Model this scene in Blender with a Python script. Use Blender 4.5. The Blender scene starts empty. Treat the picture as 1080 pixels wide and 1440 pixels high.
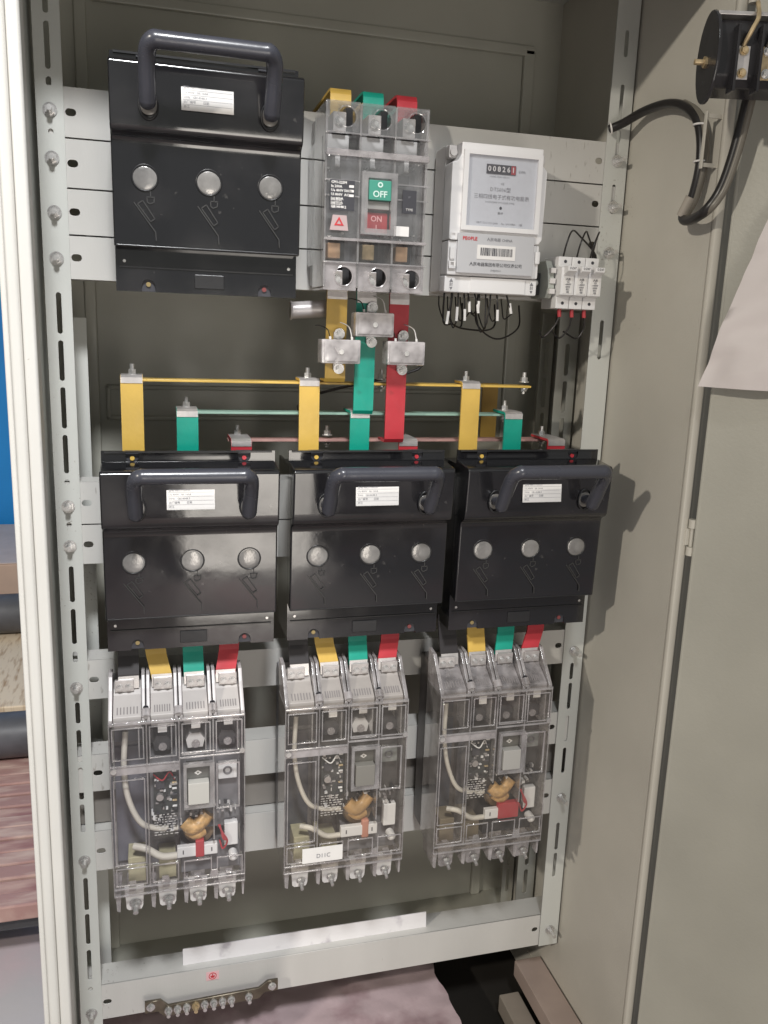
import bpy, bmesh, math, random
from mathutils import Vector, Matrix
random.seed(7)
S = bpy.context.scene
C = S.collection
PI = math.pi

# ---------------------------------------------------------------- camera, world, lamps, exposure
cam = bpy.data.cameras.new('camera')
camo = bpy.data.objects.new('camera', cam); C.objects.link(camo)
cam.sensor_fit = 'HORIZONTAL'; cam.sensor_width = 36; cam.lens = 1184.05 / 1080 * 36
cam.clip_start = 0.02; cam.clip_end = 60
Mr = Matrix(((0.96497178, 0.0227189, -0.26136815),
             (-0.26004947, 0.21457668, -0.9414516),
             (0.03469476, 0.97644288, 0.21296847)))
camo.matrix_world = Matrix.Translation((0, -1, 0)) @ Mr.to_4x4()
S.camera = camo

w = bpy.data.worlds.new("World"); S.world = w; w.use_nodes = True
bg = w.node_tree.nodes['Background']
bg.inputs[0].default_value = (0.98, 0.99, 0.95, 1); bg.inputs[1].default_value = 0.31

def area(name, loc, target, size, power, col, sy=None):
    l = bpy.data.lights.new(name, 'AREA'); l.energy = power; l.color = col; l.size = size
    if sy: l.shape = 'RECTANGLE'; l.size_y = sy
    o = bpy.data.objects.new(name, l); C.objects.link(o)
    o.location = loc
    o.rotation_euler = (Vector(target) - Vector(loc)).to_track_quat('-Z', 'Y').to_euler()
    return o
area('key_lamp', (-2.69, -2.08, 1.30), (0.3, 0, -0.2), 0.10, 62, (1.0, 0.925, 0.81))
sp = bpy.data.lights.new('ceiling_spot', 'SPOT'); sp.energy = 300; sp.color = (0.98, 0.99, 1.0); sp.shadow_soft_size = .16
sp.spot_size = math.radians(35); sp.spot_blend = 1.0
so = bpy.data.objects.new('ceiling_spot', sp); C.objects.link(so); so.location = (-.02, -1.75, 1.75)
so.rotation_euler = (Vector((-.15, 0, -.33)) - Vector(so.location)).to_track_quat('-Z', 'Y').to_euler()
area('added_sheen_lamp', (.33, -2.2, -.58), (.33, 0, -.58), .46, 8.5, (1.0, .93, .84), 1.0)  # added lamp behind the camera, gives the covers their sheen and some fill
S.view_settings.view_transform = 'Standard'; S.view_settings.look = 'None'
S.view_settings.gamma = 1; S.view_settings.exposure = 0.0
S.view_settings.use_curve_mapping = False
cy = S.cycles
cy.max_bounces = 12; cy.transparent_max_bounces = 40; cy.use_denoising = True
cy.caustics_reflective = False; cy.caustics_refractive = False; cy.sample_clamp_indirect = 5

# ---------------------------------------------------------------- materials
MATS = {}
def mat(name, col, rough=0.5, speck=None, speckc=(.10, .08, .06), *, metal=0.0, var=0.0, vscale=20, bump=0.0, bscale=300, coat=0.0, rvar=0.0, spec=0.5, stretch=None, alt=None, alt_lo=.45, alt_hi=.65):
    if name in MATS: return MATS[name]
    m = bpy.data.materials.new(name); m.use_nodes = True
    nt = m.node_tree; b = nt.nodes['Principled BSDF']
    b.inputs['Base Color'].default_value = (*col, 1)
    b.inputs['Roughness'].default_value = rough; b.inputs['Metallic'].default_value = metal
    b.inputs['Coat Weight'].default_value = coat; b.inputs['Coat Roughness'].default_value = 0.045
    b.inputs['Specular IOR Level'].default_value = spec
    tc = nt.nodes.new('ShaderNodeTexCoord'); mp = nt.nodes.new('ShaderNodeMapping')
    nt.links.new(tc.outputs['Object'], mp.inputs[0])
    if stretch: mp.inputs['Scale'].default_value = stretch
    def noise(sc, det=4):
        n = nt.nodes.new('ShaderNodeTexNoise'); n.inputs['Scale'].default_value = sc; n.inputs['Detail'].default_value = det
        nt.links.new(mp.outputs[0], n.inputs['Vector']); return n
    if var or alt:
        n = noise(vscale, 6); r = nt.nodes.new('ShaderNodeValToRGB')
        r.color_ramp.elements[0].position = alt_lo if alt else .3; r.color_ramp.elements[1].position = alt_hi if alt else .7
        a = [max(0, c * (1 - var)) for c in col]; z = [min(1, c * (1 + var)) for c in col]
        if alt: a = col; z = alt
        r.color_ramp.elements[0].color = (*a, 1); r.color_ramp.elements[1].color = (*z, 1)
        nt.links.new(n.outputs['Fac'], r.inputs[0]); nt.links.new(r.outputs[0], b.inputs['Base Color'])
    if speck:
        n1 = noise(speck, 2); n2 = noise(3.1, 2); ml = nt.nodes.new('ShaderNodeMath'); ml.operation = 'MULTIPLY'
        nt.links.new(n1.outputs['Fac'], ml.inputs[0]); nt.links.new(n2.outputs['Fac'], ml.inputs[1])
        r2 = nt.nodes.new('ShaderNodeValToRGB'); r2.color_ramp.elements[0].position = .445; r2.color_ramp.elements[1].position = .50
        r2.color_ramp.elements[0].color = (0, 0, 0, 1); r2.color_ramp.elements[1].color = (.45, .45, .45, 1); nt.links.new(ml.outputs[0], r2.inputs[0])
        mx = nt.nodes.new('ShaderNodeMix'); mx.data_type = 'RGBA'; nt.links.new(r2.outputs[0], mx.inputs[0])
        src = b.inputs['Base Color'].links
        if src: nt.links.new(src[0].from_socket, mx.inputs[6])
        else: mx.inputs[6].default_value = (*col, 1)
        mx.inputs[7].default_value = (*speckc, 1); nt.links.new(mx.outputs[2], b.inputs['Base Color'])
    if rvar:
        n = noise(14, 7); q = nt.nodes.new('ShaderNodeMapRange')
        q.inputs[1].default_value = .35; q.inputs[2].default_value = .7
        q.inputs[3].default_value = max(.02, rough - rvar * .4); q.inputs[4].default_value = rough + rvar
        nt.links.new(n.outputs['Fac'], q.inputs[0]); nt.links.new(q.outputs[0], b.inputs['Roughness'])
    if bump:
        n = noise(bscale, 3); u = nt.nodes.new('ShaderNodeBump'); u.inputs['Strength'].default_value = bump
        u.inputs['Distance'].default_value = 0.001
        nt.links.new(n.outputs['Fac'], u.inputs['Height']); nt.links.new(u.outputs[0], b.inputs['Normal'])
    MATS[name] = m; return m

def clear(name, tint, milk, gloss=.1, milkcol=(.75, .72, .76), rough=.06, bump=.2):
    if name in MATS: return MATS[name]
    m = bpy.data.materials.new(name); m.use_nodes = True; nt = m.node_tree
    for n in list(nt.nodes): nt.nodes.remove(n)
    out = nt.nodes.new('ShaderNodeOutputMaterial')
    tr = nt.nodes.new('ShaderNodeBsdfTransparent'); tr.inputs[0].default_value = (*tint, 1)
    gl = nt.nodes.new('ShaderNodeBsdfGlossy'); gl.inputs['Roughness'].default_value = rough; gl.inputs[0].default_value = (1, 1, 1, 1)
    df = nt.nodes.new('ShaderNodeBsdfDiffuse'); df.inputs[0].default_value = (*milkcol, 1)
    lw = nt.nodes.new('ShaderNodeLayerWeight'); lw.inputs['Blend'].default_value = .5
    pw = nt.nodes.new('ShaderNodeMath'); pw.operation = 'POWER'; pw.inputs[1].default_value = 4.0; nt.links.new(lw.outputs['Facing'], pw.inputs[0])
    ad = nt.nodes.new('ShaderNodeMath'); ad.operation = 'MULTIPLY_ADD'; ad.inputs[1].default_value = 1.0; ad.inputs[1].default_value = .8; ad.inputs[2].default_value = gloss; ad.use_clamp = True
    nt.links.new(pw.outputs[0], ad.inputs[0])
    tc = nt.nodes.new('ShaderNodeTexCoord')
    no = nt.nodes.new('ShaderNodeTexNoise'); no.inputs['Scale'].default_value = 60; nt.links.new(tc.outputs['Object'], no.inputs['Vector'])
    bu = nt.nodes.new('ShaderNodeBump'); bu.inputs['Strength'].default_value = bump; bu.inputs['Distance'].default_value = .002
    nt.links.new(no.outputs['Fac'], bu.inputs['Height']); nt.links.new(bu.outputs[0], gl.inputs['Normal'])
    mk = nt.nodes.new('ShaderNodeMapRange'); mk.inputs[1].default_value = .3; mk.inputs[2].default_value = .7
    mk.inputs[3].default_value = milk * .5; mk.inputs[4].default_value = milk * 1.5; nt.links.new(no.outputs['Fac'], mk.inputs[0])
    m1 = nt.nodes.new('ShaderNodeMixShader'); nt.links.new(mk.outputs[0], m1.inputs[0])
    nt.links.new(tr.outputs[0], m1.inputs[1]); nt.links.new(df.outputs[0], m1.inputs[2])
    m2 = nt.nodes.new('ShaderNodeMixShader'); nt.links.new(ad.outputs[0], m2.inputs[0])
    nt.links.new(m1.outputs[0], m2.inputs[1]); nt.links.new(gl.outputs[0], m2.inputs[2])
    nt.links.new(m2.outputs[0], out.inputs[0])
    MATS[name] = m; return m

PAINT = mat('grey_paint', (.57, .58, .55), .42, speck=260, speckc=(.22, .19, .15), var=.045, vscale=9, bump=.12, bscale=500, rvar=.1)
PAINT_W = mat('cream_paint', (.62, .61, .58), .4, speck=240, speckc=(.30, .25, .20), var=.03, vscale=12, bump=.12, bscale=500)
WALLP = mat('warm_grey_paint', (.54, .515, .455), .45, speck=230, speckc=(.25, .21, .16), var=.07, vscale=5, bump=.2, bscale=420, rvar=.08)
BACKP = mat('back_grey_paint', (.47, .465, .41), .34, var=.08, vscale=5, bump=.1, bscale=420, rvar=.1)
RAILP = mat('rail_paint', (.58, .57, .545), .4, speck=260, speckc=(.20, .17, .14), var=.05, vscale=14, bump=.1, bscale=500, rvar=.12, stretch=(1, 1, .25))
SHADE = mat('painted_floor_shade', (.03, .027, .024), .9, spec=.1)
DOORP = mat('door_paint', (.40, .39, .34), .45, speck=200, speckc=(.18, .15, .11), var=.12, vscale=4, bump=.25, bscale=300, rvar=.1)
GAP = mat('gap_seal_rubber', (.10, .10, .085), .6, var=.2)
BLACK = mat('black_gloss_plastic', (.010, .010, .012), .10, speck=140, speckc=(.10, .095, .09), coat=.6, alt=(.030, .028, .030), alt_lo=.5, alt_hi=.8, vscale=11, rvar=.14, bump=.12, bscale=40, spec=.7)
BLACKM = mat('black_plastic', (.018, .018, .02), .32, rvar=.12, bump=.1, bscale=200)
HANDLE = mat('handle_plastic', (.05, .052, .066), .25, rvar=.1, bump=.15, bscale=120, spec=.6)
ZINC = mat('zinc_steel', (.68, .67, .66), .25, metal=.75, var=.15, vscale=200, rvar=.12)
TIN = mat('tinned_copper', (.66, .63, .62), .33, metal=.7, var=.12, vscale=90, rvar=.2)
COPPER = mat('copper', (.78, .50, .30), .4, metal=.3, var=.2, vscale=90)
YEL = mat('yellow_sleeve', (.70, .46, .10), .34, speck=70, speckc=(.35, .22, .06), var=.12, vscale=22, rvar=.14, bump=.5, bscale=70)
YELSH = mat('shaded_yellow_strap', (.42, .25, .05), .45, var=.1)  # sleeve yellow darkened in the colour, as shade behind the bars
GRN = mat('green_sleeve', (.008, .36, .26), .34, speck=70, speckc=(.02, .16, .12), var=.16, vscale=22, rvar=.14, bump=.5, bscale=70)
RED = mat('red_sleeve', (.54, .04, .055), .34, speck=70, speckc=(.25, .03, .03), var=.16, vscale=22, rvar=.14, bump=.5, bscale=70)
BLKS = mat('black_sleeve', (.03, .026, .028), .4, var=.1)
WHITE = mat('white_plastic', (.80, .79, .79), .35, var=.02, rvar=.1)
OFFW = mat('offwhite_plastic', (.68, .655, .64), .4, var=.04, vscale=40)
LABEL = mat('label_paper', (.82, .80, .78), .45, var=.03, vscale=60)
SILVER = mat('silver_label', (.62, .62, .64), .35, metal=.25)
METERG = mat('meter_dial_grey', (.74, .76, .79), .4)
INK = mat('ink', (.05, .05, .06), .5)
INKG = mat('ink_grey', (.22, .22, .24), .5)
INKR = mat('ink_red', (.6, .04, .05), .5)
INKO = mat('ink_orange', (.45, .10, .04), .5)
TOGG = mat('toggle_green', (.07, .32, .24), .35)
TOGR = mat('toggle_red', (.46, .05, .06), .35)
TOGGREY = mat('toggle_grey', (.40, .39, .37), .4)
TOGDK = mat('toggle_slot_grey', (.11, .11, .10), .35)
PALE = mat('pale_ink', (.62, .80, .74), .5)
PINKL = mat('pale_red_ink', (.9, .45, .45), .5)
CORE = mat('breaker_core', (.20, .195, .205), .35, var=.35, vscale=35, rvar=.2)
CORED = mat('breaker_core_dark', (.035, .035, .038), .3, var=.3, vscale=50)
PCB = mat('component_board', (.045, .05, .05), .35, var=.4, vscale=60)
WIREW = mat('white_wire', (.66, .62, .55), .45, var=.04)
WIREK = mat('black_wire', (.02, .018, .018), .35)
WIREG = mat('grey_wire', (.16, .145, .12), .35)
ORANGE = mat('amber_tape', (.56, .34, .14), .35, var=.4, vscale=160, bump=.8, bscale=200)
PALEY = mat('pale_yellow_paper', (.52, .48, .32), .5, var=.12, vscale=60)
CLEAR = clear('clear_plastic', (.96, .955, .955), .028, .07, rough=.03, bump=.12)
CLEARR = clear('clear_plastic_rib', (.88, .87, .88), .22, .24, (.76, .73, .73), .06)
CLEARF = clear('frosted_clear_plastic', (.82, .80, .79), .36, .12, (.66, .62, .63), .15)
CLEARW = clear('clear_plastic_warm', (.955, .94, .91), .07, .07, (.56, .50, .45), .03, .12)
CLEARB = clear('bright_clear_plastic', (.95, .95, .95), .045, .13, (.88, .86, .87), .05, .15)
CTM = clear('cloudy_plastic', (.8, .78, .78), .62, .14, (.66, .62, .62), .12)
GLASS = clear('window_pane', (.97, .97, .98), .03, .05)
LENS = mat('round_window_lens', (.30, .29, .28), .2, metal=.3, var=.35, vscale=45, rvar=.12, bump=.4, bscale=150)
BAKEL = mat('bakelite', (.028, .027, .030), .18, rvar=.12, var=.2)
BRASS = mat('brass_dull', (.58, .45, .27), .35, metal=.5, var=.3, vscale=120)
EARTHB = mat('earth_bar_metal', (.17, .145, .11), .35, metal=.7, var=.3, vscale=60)
PAPER = mat('sheet_paper', (.62, .57, .56), .6, var=.04, vscale=12)
FLOORM = mat('floor_concrete', (.42, .40, .41), .7, alt=(.50, .40, .42), vscale=5, bump=.3, bscale=60)
PINK = mat('pink_sheet', (.50, .39, .41), .6, speck=60, speckc=(.10, .05, .06), alt=(.26, .15, .17), vscale=16, alt_lo=.5, alt_hi=.78, bump=1.0, bscale=45)
BOARD = mat('pink_board', (.36, .21, .19), .6, alt=(.60, .45, .38), vscale=9, stretch=(1.2, 5, 1), alt_lo=.45, alt_hi=.75, bump=.4, bscale=70)
WOOD = mat('pale_wood', (.74, .60, .44), .6, alt=(.40, .26, .15), vscale=7, stretch=(14, 2.2, 1), alt_lo=.5, alt_hi=.72, bump=.3, bscale=60)
CARD = mat('cardboard', (.62, .45, .36), .7, var=.06, vscale=20)
CARDT = mat('cardboard_top', (.72, .58, .52), .7, var=.06, vscale=20)
PIPE = mat('dark_pipe', (.09, .09, .10), .4, rvar=.2, var=.2)
BLUE = mat('blue_wall', (.02, .34, .95), .55, var=.12, vscale=3)
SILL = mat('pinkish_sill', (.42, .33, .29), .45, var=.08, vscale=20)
FERR = mat('ferrule_sleeve', (.78, .76, .74), .4)
STRIPW = mat('scuffed_white_strip', (.78, .76, .77), .5, alt=(.50, .47, .50), vscale=28, alt_lo=.6, alt_hi=.72)

# ---------------------------------------------------------------- mesh helpers
class MB:
    def __init__(self): self.bm = bmesh.new()
    def box(self, x0, x1, y0, y1, z0, z1, bev=0, seg=2, rot=None, piv=None):
        b = bmesh.new(); bmesh.ops.create_cube(b, size=1)
        sx, sy, sz = abs(x1 - x0), abs(y1 - y0), abs(z1 - z0)
        c = Vector(((x0 + x1) / 2, (y0 + y1) / 2, (z0 + z1) / 2))
        for v in b.verts: v.co = Vector((v.co.x * sx, v.co.y * sy, v.co.z * sz))
        if bev:
            bev = min(bev, .45 * min(sx, sy, sz))
            bmesh.ops.bevel(b, geom=b.edges[:], offset=bev, segments=seg, affect='EDGES', profile=.5)
        if rot is not None:
            R = rot if not isinstance(rot, tuple) else Matrix.Rotation(rot[1], 4, rot[0])
            p = Vector(piv) - c if piv else Vector((0, 0, 0))
            for v in b.verts: v.co = R @ (v.co - p) + p
        for v in b.verts: v.co += c
        self.add(b); return self
    def add(self, b, M=None):
        me = bpy.data.meshes.new('tmp'); b.to_mesh(me); b.free()
        if M is not None: me.transform(M)
        self.bm.from_mesh(me); bpy.data.meshes.remove(me)
    def cyl(self, p0, p1, r, seg=16, r1=None, cap=True):
        p0, p1 = Vector(p0), Vector(p1); d = p1 - p0
        b = bmesh.new()
        bmesh.ops.create_cone(b, cap_ends=cap, segments=seg, radius1=r, radius2=r if r1 is None else r1, depth=d.length)
        self.add(b, Matrix.Translation((p0 + p1) / 2) @ d.to_track_quat('Z', 'Y').to_matrix().to_4x4()); return self
    def dome(self, c, r, h, axis=(0, -1, 0), seg=24):
        b = bmesh.new(); bmesh.ops.create_uvsphere(b, u_segments=seg, v_segments=10, radius=1)
        for v in b.verts: v.co = Vector((v.co.x * r, v.co.y * r, max(0, v.co.z) * h))
        self.add(b, Matrix.Translation(c) @ Vector(axis).to_track_quat('Z', 'Y').to_matrix().to_4x4()); return self
    def ring(self, c, R, r, axis=(0, -1, 0), seg=24, ms=8, sx=1, sz=1):
        b = bmesh.new(); vs = []
        for i in range(seg):
            a = 2 * PI * i / seg; row = []
            for j in range(ms):
                q = 2 * PI * j / ms
                row.append(b.verts.new(((R + r * math.cos(q)) * math.cos(a) * sx, (R + r * math.cos(q)) * math.sin(a) * sz, r * math.sin(q))))
            vs.append(row)
        for i in range(seg):
            for j in range(ms):
                b.faces.new((vs[i][j], vs[(i + 1) % seg][j], vs[(i + 1) % seg][(j + 1) % ms], vs[i][(j + 1) % ms]))
        self.add(b, Matrix.Translation(c) @ Vector(axis).to_track_quat('Z', 'Y').to_matrix().to_4x4()); return self
    def tube(self, pts, r, seg=10, smooth=True, n=6):
        P = [Vector(p) for p in pts]
        if smooth and len(P) > 2:
            Q = []
            E = [P[0] * 2 - P[1]] + P + [P[-1] * 2 - P[-2]]
            for i in range(1, len(E) - 2):
                for k in range(n):
                    t = k / n; a, b_, c, d = E[i - 1], E[i], E[i + 1], E[i + 2]
                    Q.append(.5 * ((2 * b_) + (c - a) * t + (2 * a - 5 * b_ + 4 * c - d) * t * t + (3 * b_ - a - 3 * c + d) * t ** 3))
            Q.append(P[-1]); P = Q
        b = bmesh.new(); rows = []; up = Vector((0.13, 0.31, 0.94))
        for i, p in enumerate(P):
            t = (P[min(i + 1, len(P) - 1)] - P[max(i - 1, 0)]).normalized()
            u = up - t * up.dot(t)
            if u.length < 1e-3: u = Vector((1, 0, 0)) - t * t.x
            u.normalize(); v = t.cross(u); up = u
            rr = r[min(i, len(r) - 1)] if isinstance(r, (list, tuple)) else r
            rows.append([b.verts.new(p + rr * (math.cos(2 * PI * k / seg) * u + math.sin(2 * PI * k / seg) * v)) for k in range(seg)])
        for i in range(len(rows) - 1):
            for k in range(seg):
                b.faces.new((rows[i][k], rows[i][(k + 1) % seg], rows[i + 1][(k + 1) % seg], rows[i + 1][k]))
        b.faces.new(rows[0][::-1]); b.faces.new(rows[-1])
        self.add(b); return self
    def prism(self, poly, a, b_, axis='x', bev=0, seg=2):
        """poly of 2-D points swept from a to b_ along an axis; 'x': (y,z), 'y': (x,z), 'z': (x,y)"""
        b = bmesh.new()
        def mk(p, t):
            return (t, p[0], p[1]) if axis == 'x' else (p[0], t, p[1]) if axis == 'y' else (p[0], p[1], t)
        v0 = [b.verts.new(mk(p, a)) for p in poly]; v1 = [b.verts.new(mk(p, b_)) for p in poly]
        b.faces.new(v0); b.faces.new(v1[::-1]); n = len(poly)
        for i in range(n): b.faces.new((v0[i], v1[i], v1[(i + 1) % n], v0[(i + 1) % n]))
        bmesh.ops.recalc_face_normals(b, faces=b.faces[:])
        if bev: bmesh.ops.bevel(b, geom=b.edges[:], offset=bev, segments=seg, affect='EDGES', profile=.5)
        self.add(b); return self
    def ribbon(self, pts, wv, t):
        """flat strap: centreline pts, half-width vector wv, thickness t"""
        P = [Vector(p) for p in pts]; wv = Vector(wv); b = bmesh.new(); rows = []
        for i, p in enumerate(P):
            tt = (P[min(i + 1, len(P) - 1)] - P[max(i - 1, 0)]).normalized()
            nn = tt.cross(wv).normalized() * t / 2
            rows.append([b.verts.new(p + wv + nn), b.verts.new(p - wv + nn), b.verts.new(p - wv - nn), b.verts.new(p + wv - nn)])
        for i in range(len(rows) - 1):
            for k in range(4): b.faces.new((rows[i][k], rows[i][(k + 1) % 4], rows[i + 1][(k + 1) % 4], rows[i + 1][k]))
        b.faces.new(rows[0][::-1]); b.faces.new(rows[-1])
        bmesh.ops.recalc_face_normals(b, faces=b.faces[:])
        self.add(b); return self
    def plate(self, outer, holes, y0, y1, plane='xz'):
        """plate with real holes; 2-D points in x,z (or y,z for plane 'yz')"""
        cu = bpy.data.curves.new('tmp', 'CURVE'); cu.dimensions = '2D'; cu.fill_mode = 'BOTH'; cu.extrude = abs(y1 - y0) / 2
        for poly in [outer] + holes:
            s = cu.splines.new('POLY'); s.points.add(len(poly) - 1); s.use_cyclic_u = True
            for q, p in zip(s.points, poly): q.co = (p[0], p[1], 0, 1)
        o = bpy.data.objects.new('tmp', cu)
        me = bpy.data.meshes.new_from_object(o)
        m = (y0 + y1) / 2
        if plane == 'xz': M = Matrix(((1, 0, 0, 0), (0, 0, -1, m), (0, 1, 0, 0), (0, 0, 0, 1)))
        elif plane == 'yz': M = Matrix(((0, 0, 1, m), (1, 0, 0, 0), (0, 1, 0, 0), (0, 0, 0, 1)))
        else: M = Matrix(((1, 0, 0, 0), (0, 1, 0, 0), (0, 0, 1, m), (0, 0, 0, 1)))
        me.transform(M); self.bm.from_mesh(me)
        bpy.data.meshes.remove(me); bpy.data.objects.remove(o); bpy.data.curves.remove(cu); return self
    def build(self, name, m, parent=None, smooth=False, ang=40):
        bmesh.ops.remove_doubles(self.bm, verts=self.bm.verts[:], dist=1e-6)
        me = bpy.data.meshes.new(name); self.bm.to_mesh(me); self.bm.free()
        if smooth:
            me.polygons.foreach_set('use_smooth', [True] * len(me.polygons))
            me.set_sharp_from_angle(angle=math.radians(ang))
        me.materials.append(m)
        o = bpy.data.objects.new(name, me); C.objects.link(o)
        if parent: o.parent = parent
        if smooth and ang == 40:
            wn = o.modifiers.new('even_shading', 'WEIGHTED_NORMAL'); wn.keep_sharp = True; wn.weight = 80
        return o

def slot(cx, cz, w_, h, n=6, sharp_bottom=False):
    """rounded slot outline; the longer side gets the round ends"""
    pts = []
    if h >= w_:
        r = w_ / 2; k = h / 2 - r
        for i in range(n + 1): a = PI * i / n; pts.append((cx + r * math.cos(a), cz + k + r * math.sin(a)))
        for i in range(n + 1): a = PI + PI * i / n; pts.append((cx + r * math.cos(a), cz - k + r * math.sin(a)))
    else:
        r = h / 2; k = w_ / 2 - r
        for i in range(n + 1): a = -PI / 2 + PI * i / n; pts.append((cx + k + r * math.cos(a), cz + r * math.sin(a)))
        for i in range(n + 1): a = PI / 2 + PI * i / n; pts.append((cx - k + r * math.cos(a), cz + r * math.sin(a)))
    return pts
def circ(cx, cz, r, n=20): return [(cx + r * math.cos(2 * PI * i / n), cz + r * math.sin(2 * PI * i / n)) for i in range(n)]
def rect(x0, x1, z0, z1): return [(x0, z0), (x1, z0), (x1, z1), (x0, z1)]

def tag(o, label, cat, group=None, kind=None):
    if label: o['label'] = label
    if cat: o['category'] = cat
    if group: o['group'] = group
    if kind: o['kind'] = kind
    return o
def thing(name, label, cat, loc=(0, 0, 0), group=None):
    o = bpy.data.objects.new(name, None); C.objects.link(o); o.location = loc; o.empty_display_size = .02
    return tag(o, label, cat, group)
def inst(src, name, parent, loc, rot=None):
    o = src.copy(); C.objects.link(o); o.name = name; o.parent = parent; o.location = loc
    if rot: o.rotation_euler = rot
    return o
def text(body, size, m, parent, loc, align='CENTER', sx=1.0, rotz=0.0, name='lettering', bold=0.0):
    cu = bpy.data.curves.new('tmp', 'FONT'); cu.body = body; cu.size = size; cu.align_x = align; cu.align_y = 'CENTER'
    cu.resolution_u = 3 if size > .0065 else 1; cu.offset = bold
    o = bpy.data.objects.new('tmp', cu); me = bpy.data.meshes.new_from_object(o); me.name = name
    bpy.data.objects.remove(o); bpy.data.curves.remove(cu)
    me.transform(Matrix(((sx, 0, 0, 0), (0, 0, -1, 0), (0, 1, 0, 0), (0, 0, 0, 1))))
    if rotz: me.transform(Matrix.Rotation(rotz, 4, 'Y'))
    me.materials.clear(); me.materials.append(m)
    o = bpy.data.objects.new(name, me); C.objects.link(o); o.parent = parent; o.location = loc
    return o

def bolt_mesh(name='bolt', r=.0055, h=.004, shank=.006, washer=.0075):
    """hex bolt head facing -Y at the origin"""
    b = MB(); b.cyl((0, 0, 0), (0, -.0012, 0), washer, 20); b.cyl((0, -.0012, 0), (0, -.0012 - h, 0), r, 6)
    b.cyl((0, -.0012 - h, 0), (0, -.0012 - h - shank, 0), r * .55, 10)
    return b
def add_bolt(parent, loc, mode='front', r=.0055, h=.004, shank=.005, washer=.0075, name='bolt', m=None, rot=None):
    o = bolt_mesh(name, r, h, shank, washer).build(name, m or ZINC, parent, True, 30); o.location = loc
    if mode == 'up': o.rotation_euler = (-PI / 2, 0, 0)
    if mode == 'down': o.rotation_euler = (PI / 2, 0, 0)
    if mode == 'left': o.rotation_euler = (0, 0, -PI / 2)
    if rot: o.rotation_euler = rot
    return o

# ================================================================= SETTING
f = MB(); f.box(-6, 6, -6, 5, -1.2, -1.1); f = f.build('floor', FLOORM); f['kind'] = 'structure'
f = MB(); f.box(-5, 3, 2.1, 2.2, -1.1, 3.0); f = f.build('blue_wall', BLUE)
tag(f, 'bright blue wall in the distance beyond the left edge of the cabinet', 'wall')

# ================================================================= CABINET
ZT, ZB = .46, -.97
XL, XR, YF, YB = -.115, .578, -.18, .22
cab = thing('electrical_cabinet', 'open grey steel switchgear cabinet with slotted posts and mounting rails', 'cabinet', (0, 0, 0))
b = MB(); b.box(XL, XR + .002, YB, YB + .002, ZB, ZT)
b.box(.520, .537, YB - .008, YB, ZB, .395, .003); b.box(XL + .05, .537, YB - .008, YB, .385, .399, .003)
b.box(-.062, .50, YB - .006, YB, -.094, -.088, .002); b.box(-.062, .50, YB - .006, YB, -.136, -.130, .002)
b.box(-.062, -.056, YB - .006, YB, -.136, -.088, .002); b.box(-.085, -.070, YB - .008, YB, ZB, .385, .003)
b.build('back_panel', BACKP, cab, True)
b = MB(); b.box(XR, XR + .0015, YF, YB, ZB, ZT); b.box(XR - .0005, XR + .010, YF - .008, YF, ZB, ZT, .003)
b.build('side_panel', WALLP, cab, True)
b = MB(); b.box(XL - .0015, XL, YF, YB, ZB, ZT); b.build('side_panel', PAINT, cab)
# left front edge: two rounded strips beside one another
b = MB(); b.box(-.110, -.0985, YF - .006, YF + .02, ZB, ZT, .003, 3); b.build('front_edge_strip', PAINT_W, cab, True)
b = MB(); b.box(-.1215, -.1105, YF - .003, YF + .03, ZB, ZT, .004, 3); b.build('front_edge_strip', PAINT_W, cab, True)
b = MB(); b.box(-.1275, -.1220, YF + .004, YF + .05, ZB, ZT, .002, 3); b.build('front_edge_strip', PAINT_W, cab, True)
b = MB(); b.box(XL, XR, YF, YB, ZT, ZT + .002); b.box(XL, XR, YF, YF + .02, .378, ZT, .003); b.build('top_panel', PAINT, cab, True)
# bottom sill channel, right-hand corner
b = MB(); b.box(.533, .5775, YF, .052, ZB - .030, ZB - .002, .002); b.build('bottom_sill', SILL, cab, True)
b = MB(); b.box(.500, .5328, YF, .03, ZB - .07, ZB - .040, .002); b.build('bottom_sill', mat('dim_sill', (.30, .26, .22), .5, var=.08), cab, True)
b = MB(); b.box(XL, XR, .1, YB, ZB - .004, ZB); b.build('bottom_panel', BACKP, cab)
b = MB(); b.box(XL, XR, -.17, YB, ZB - .09, ZB - .08); b.build('bottom_panel', SHADE, cab)  # dark sheet painted in for the shade beyond the pink block
b = MB(); b.box(XL, XR + .02, YB - .02, YB, -1.1, ZB - .001); b.build('plinth', WALLP, cab)
b = MB(); b.box(XR + .0, XR + .012, YF, YB - .021, -1.1, ZB - .0305); b.box(XR + .0016, XR + .012, YF, YB - .021, ZB - .0304, ZB + .02); b.build('plinth', WALLP, cab)
b = MB(); b.box(XL, XL + .012, YF, YB - .021, -1.1, ZB - .001); b.build('plinth', WALLP, cab)

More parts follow.
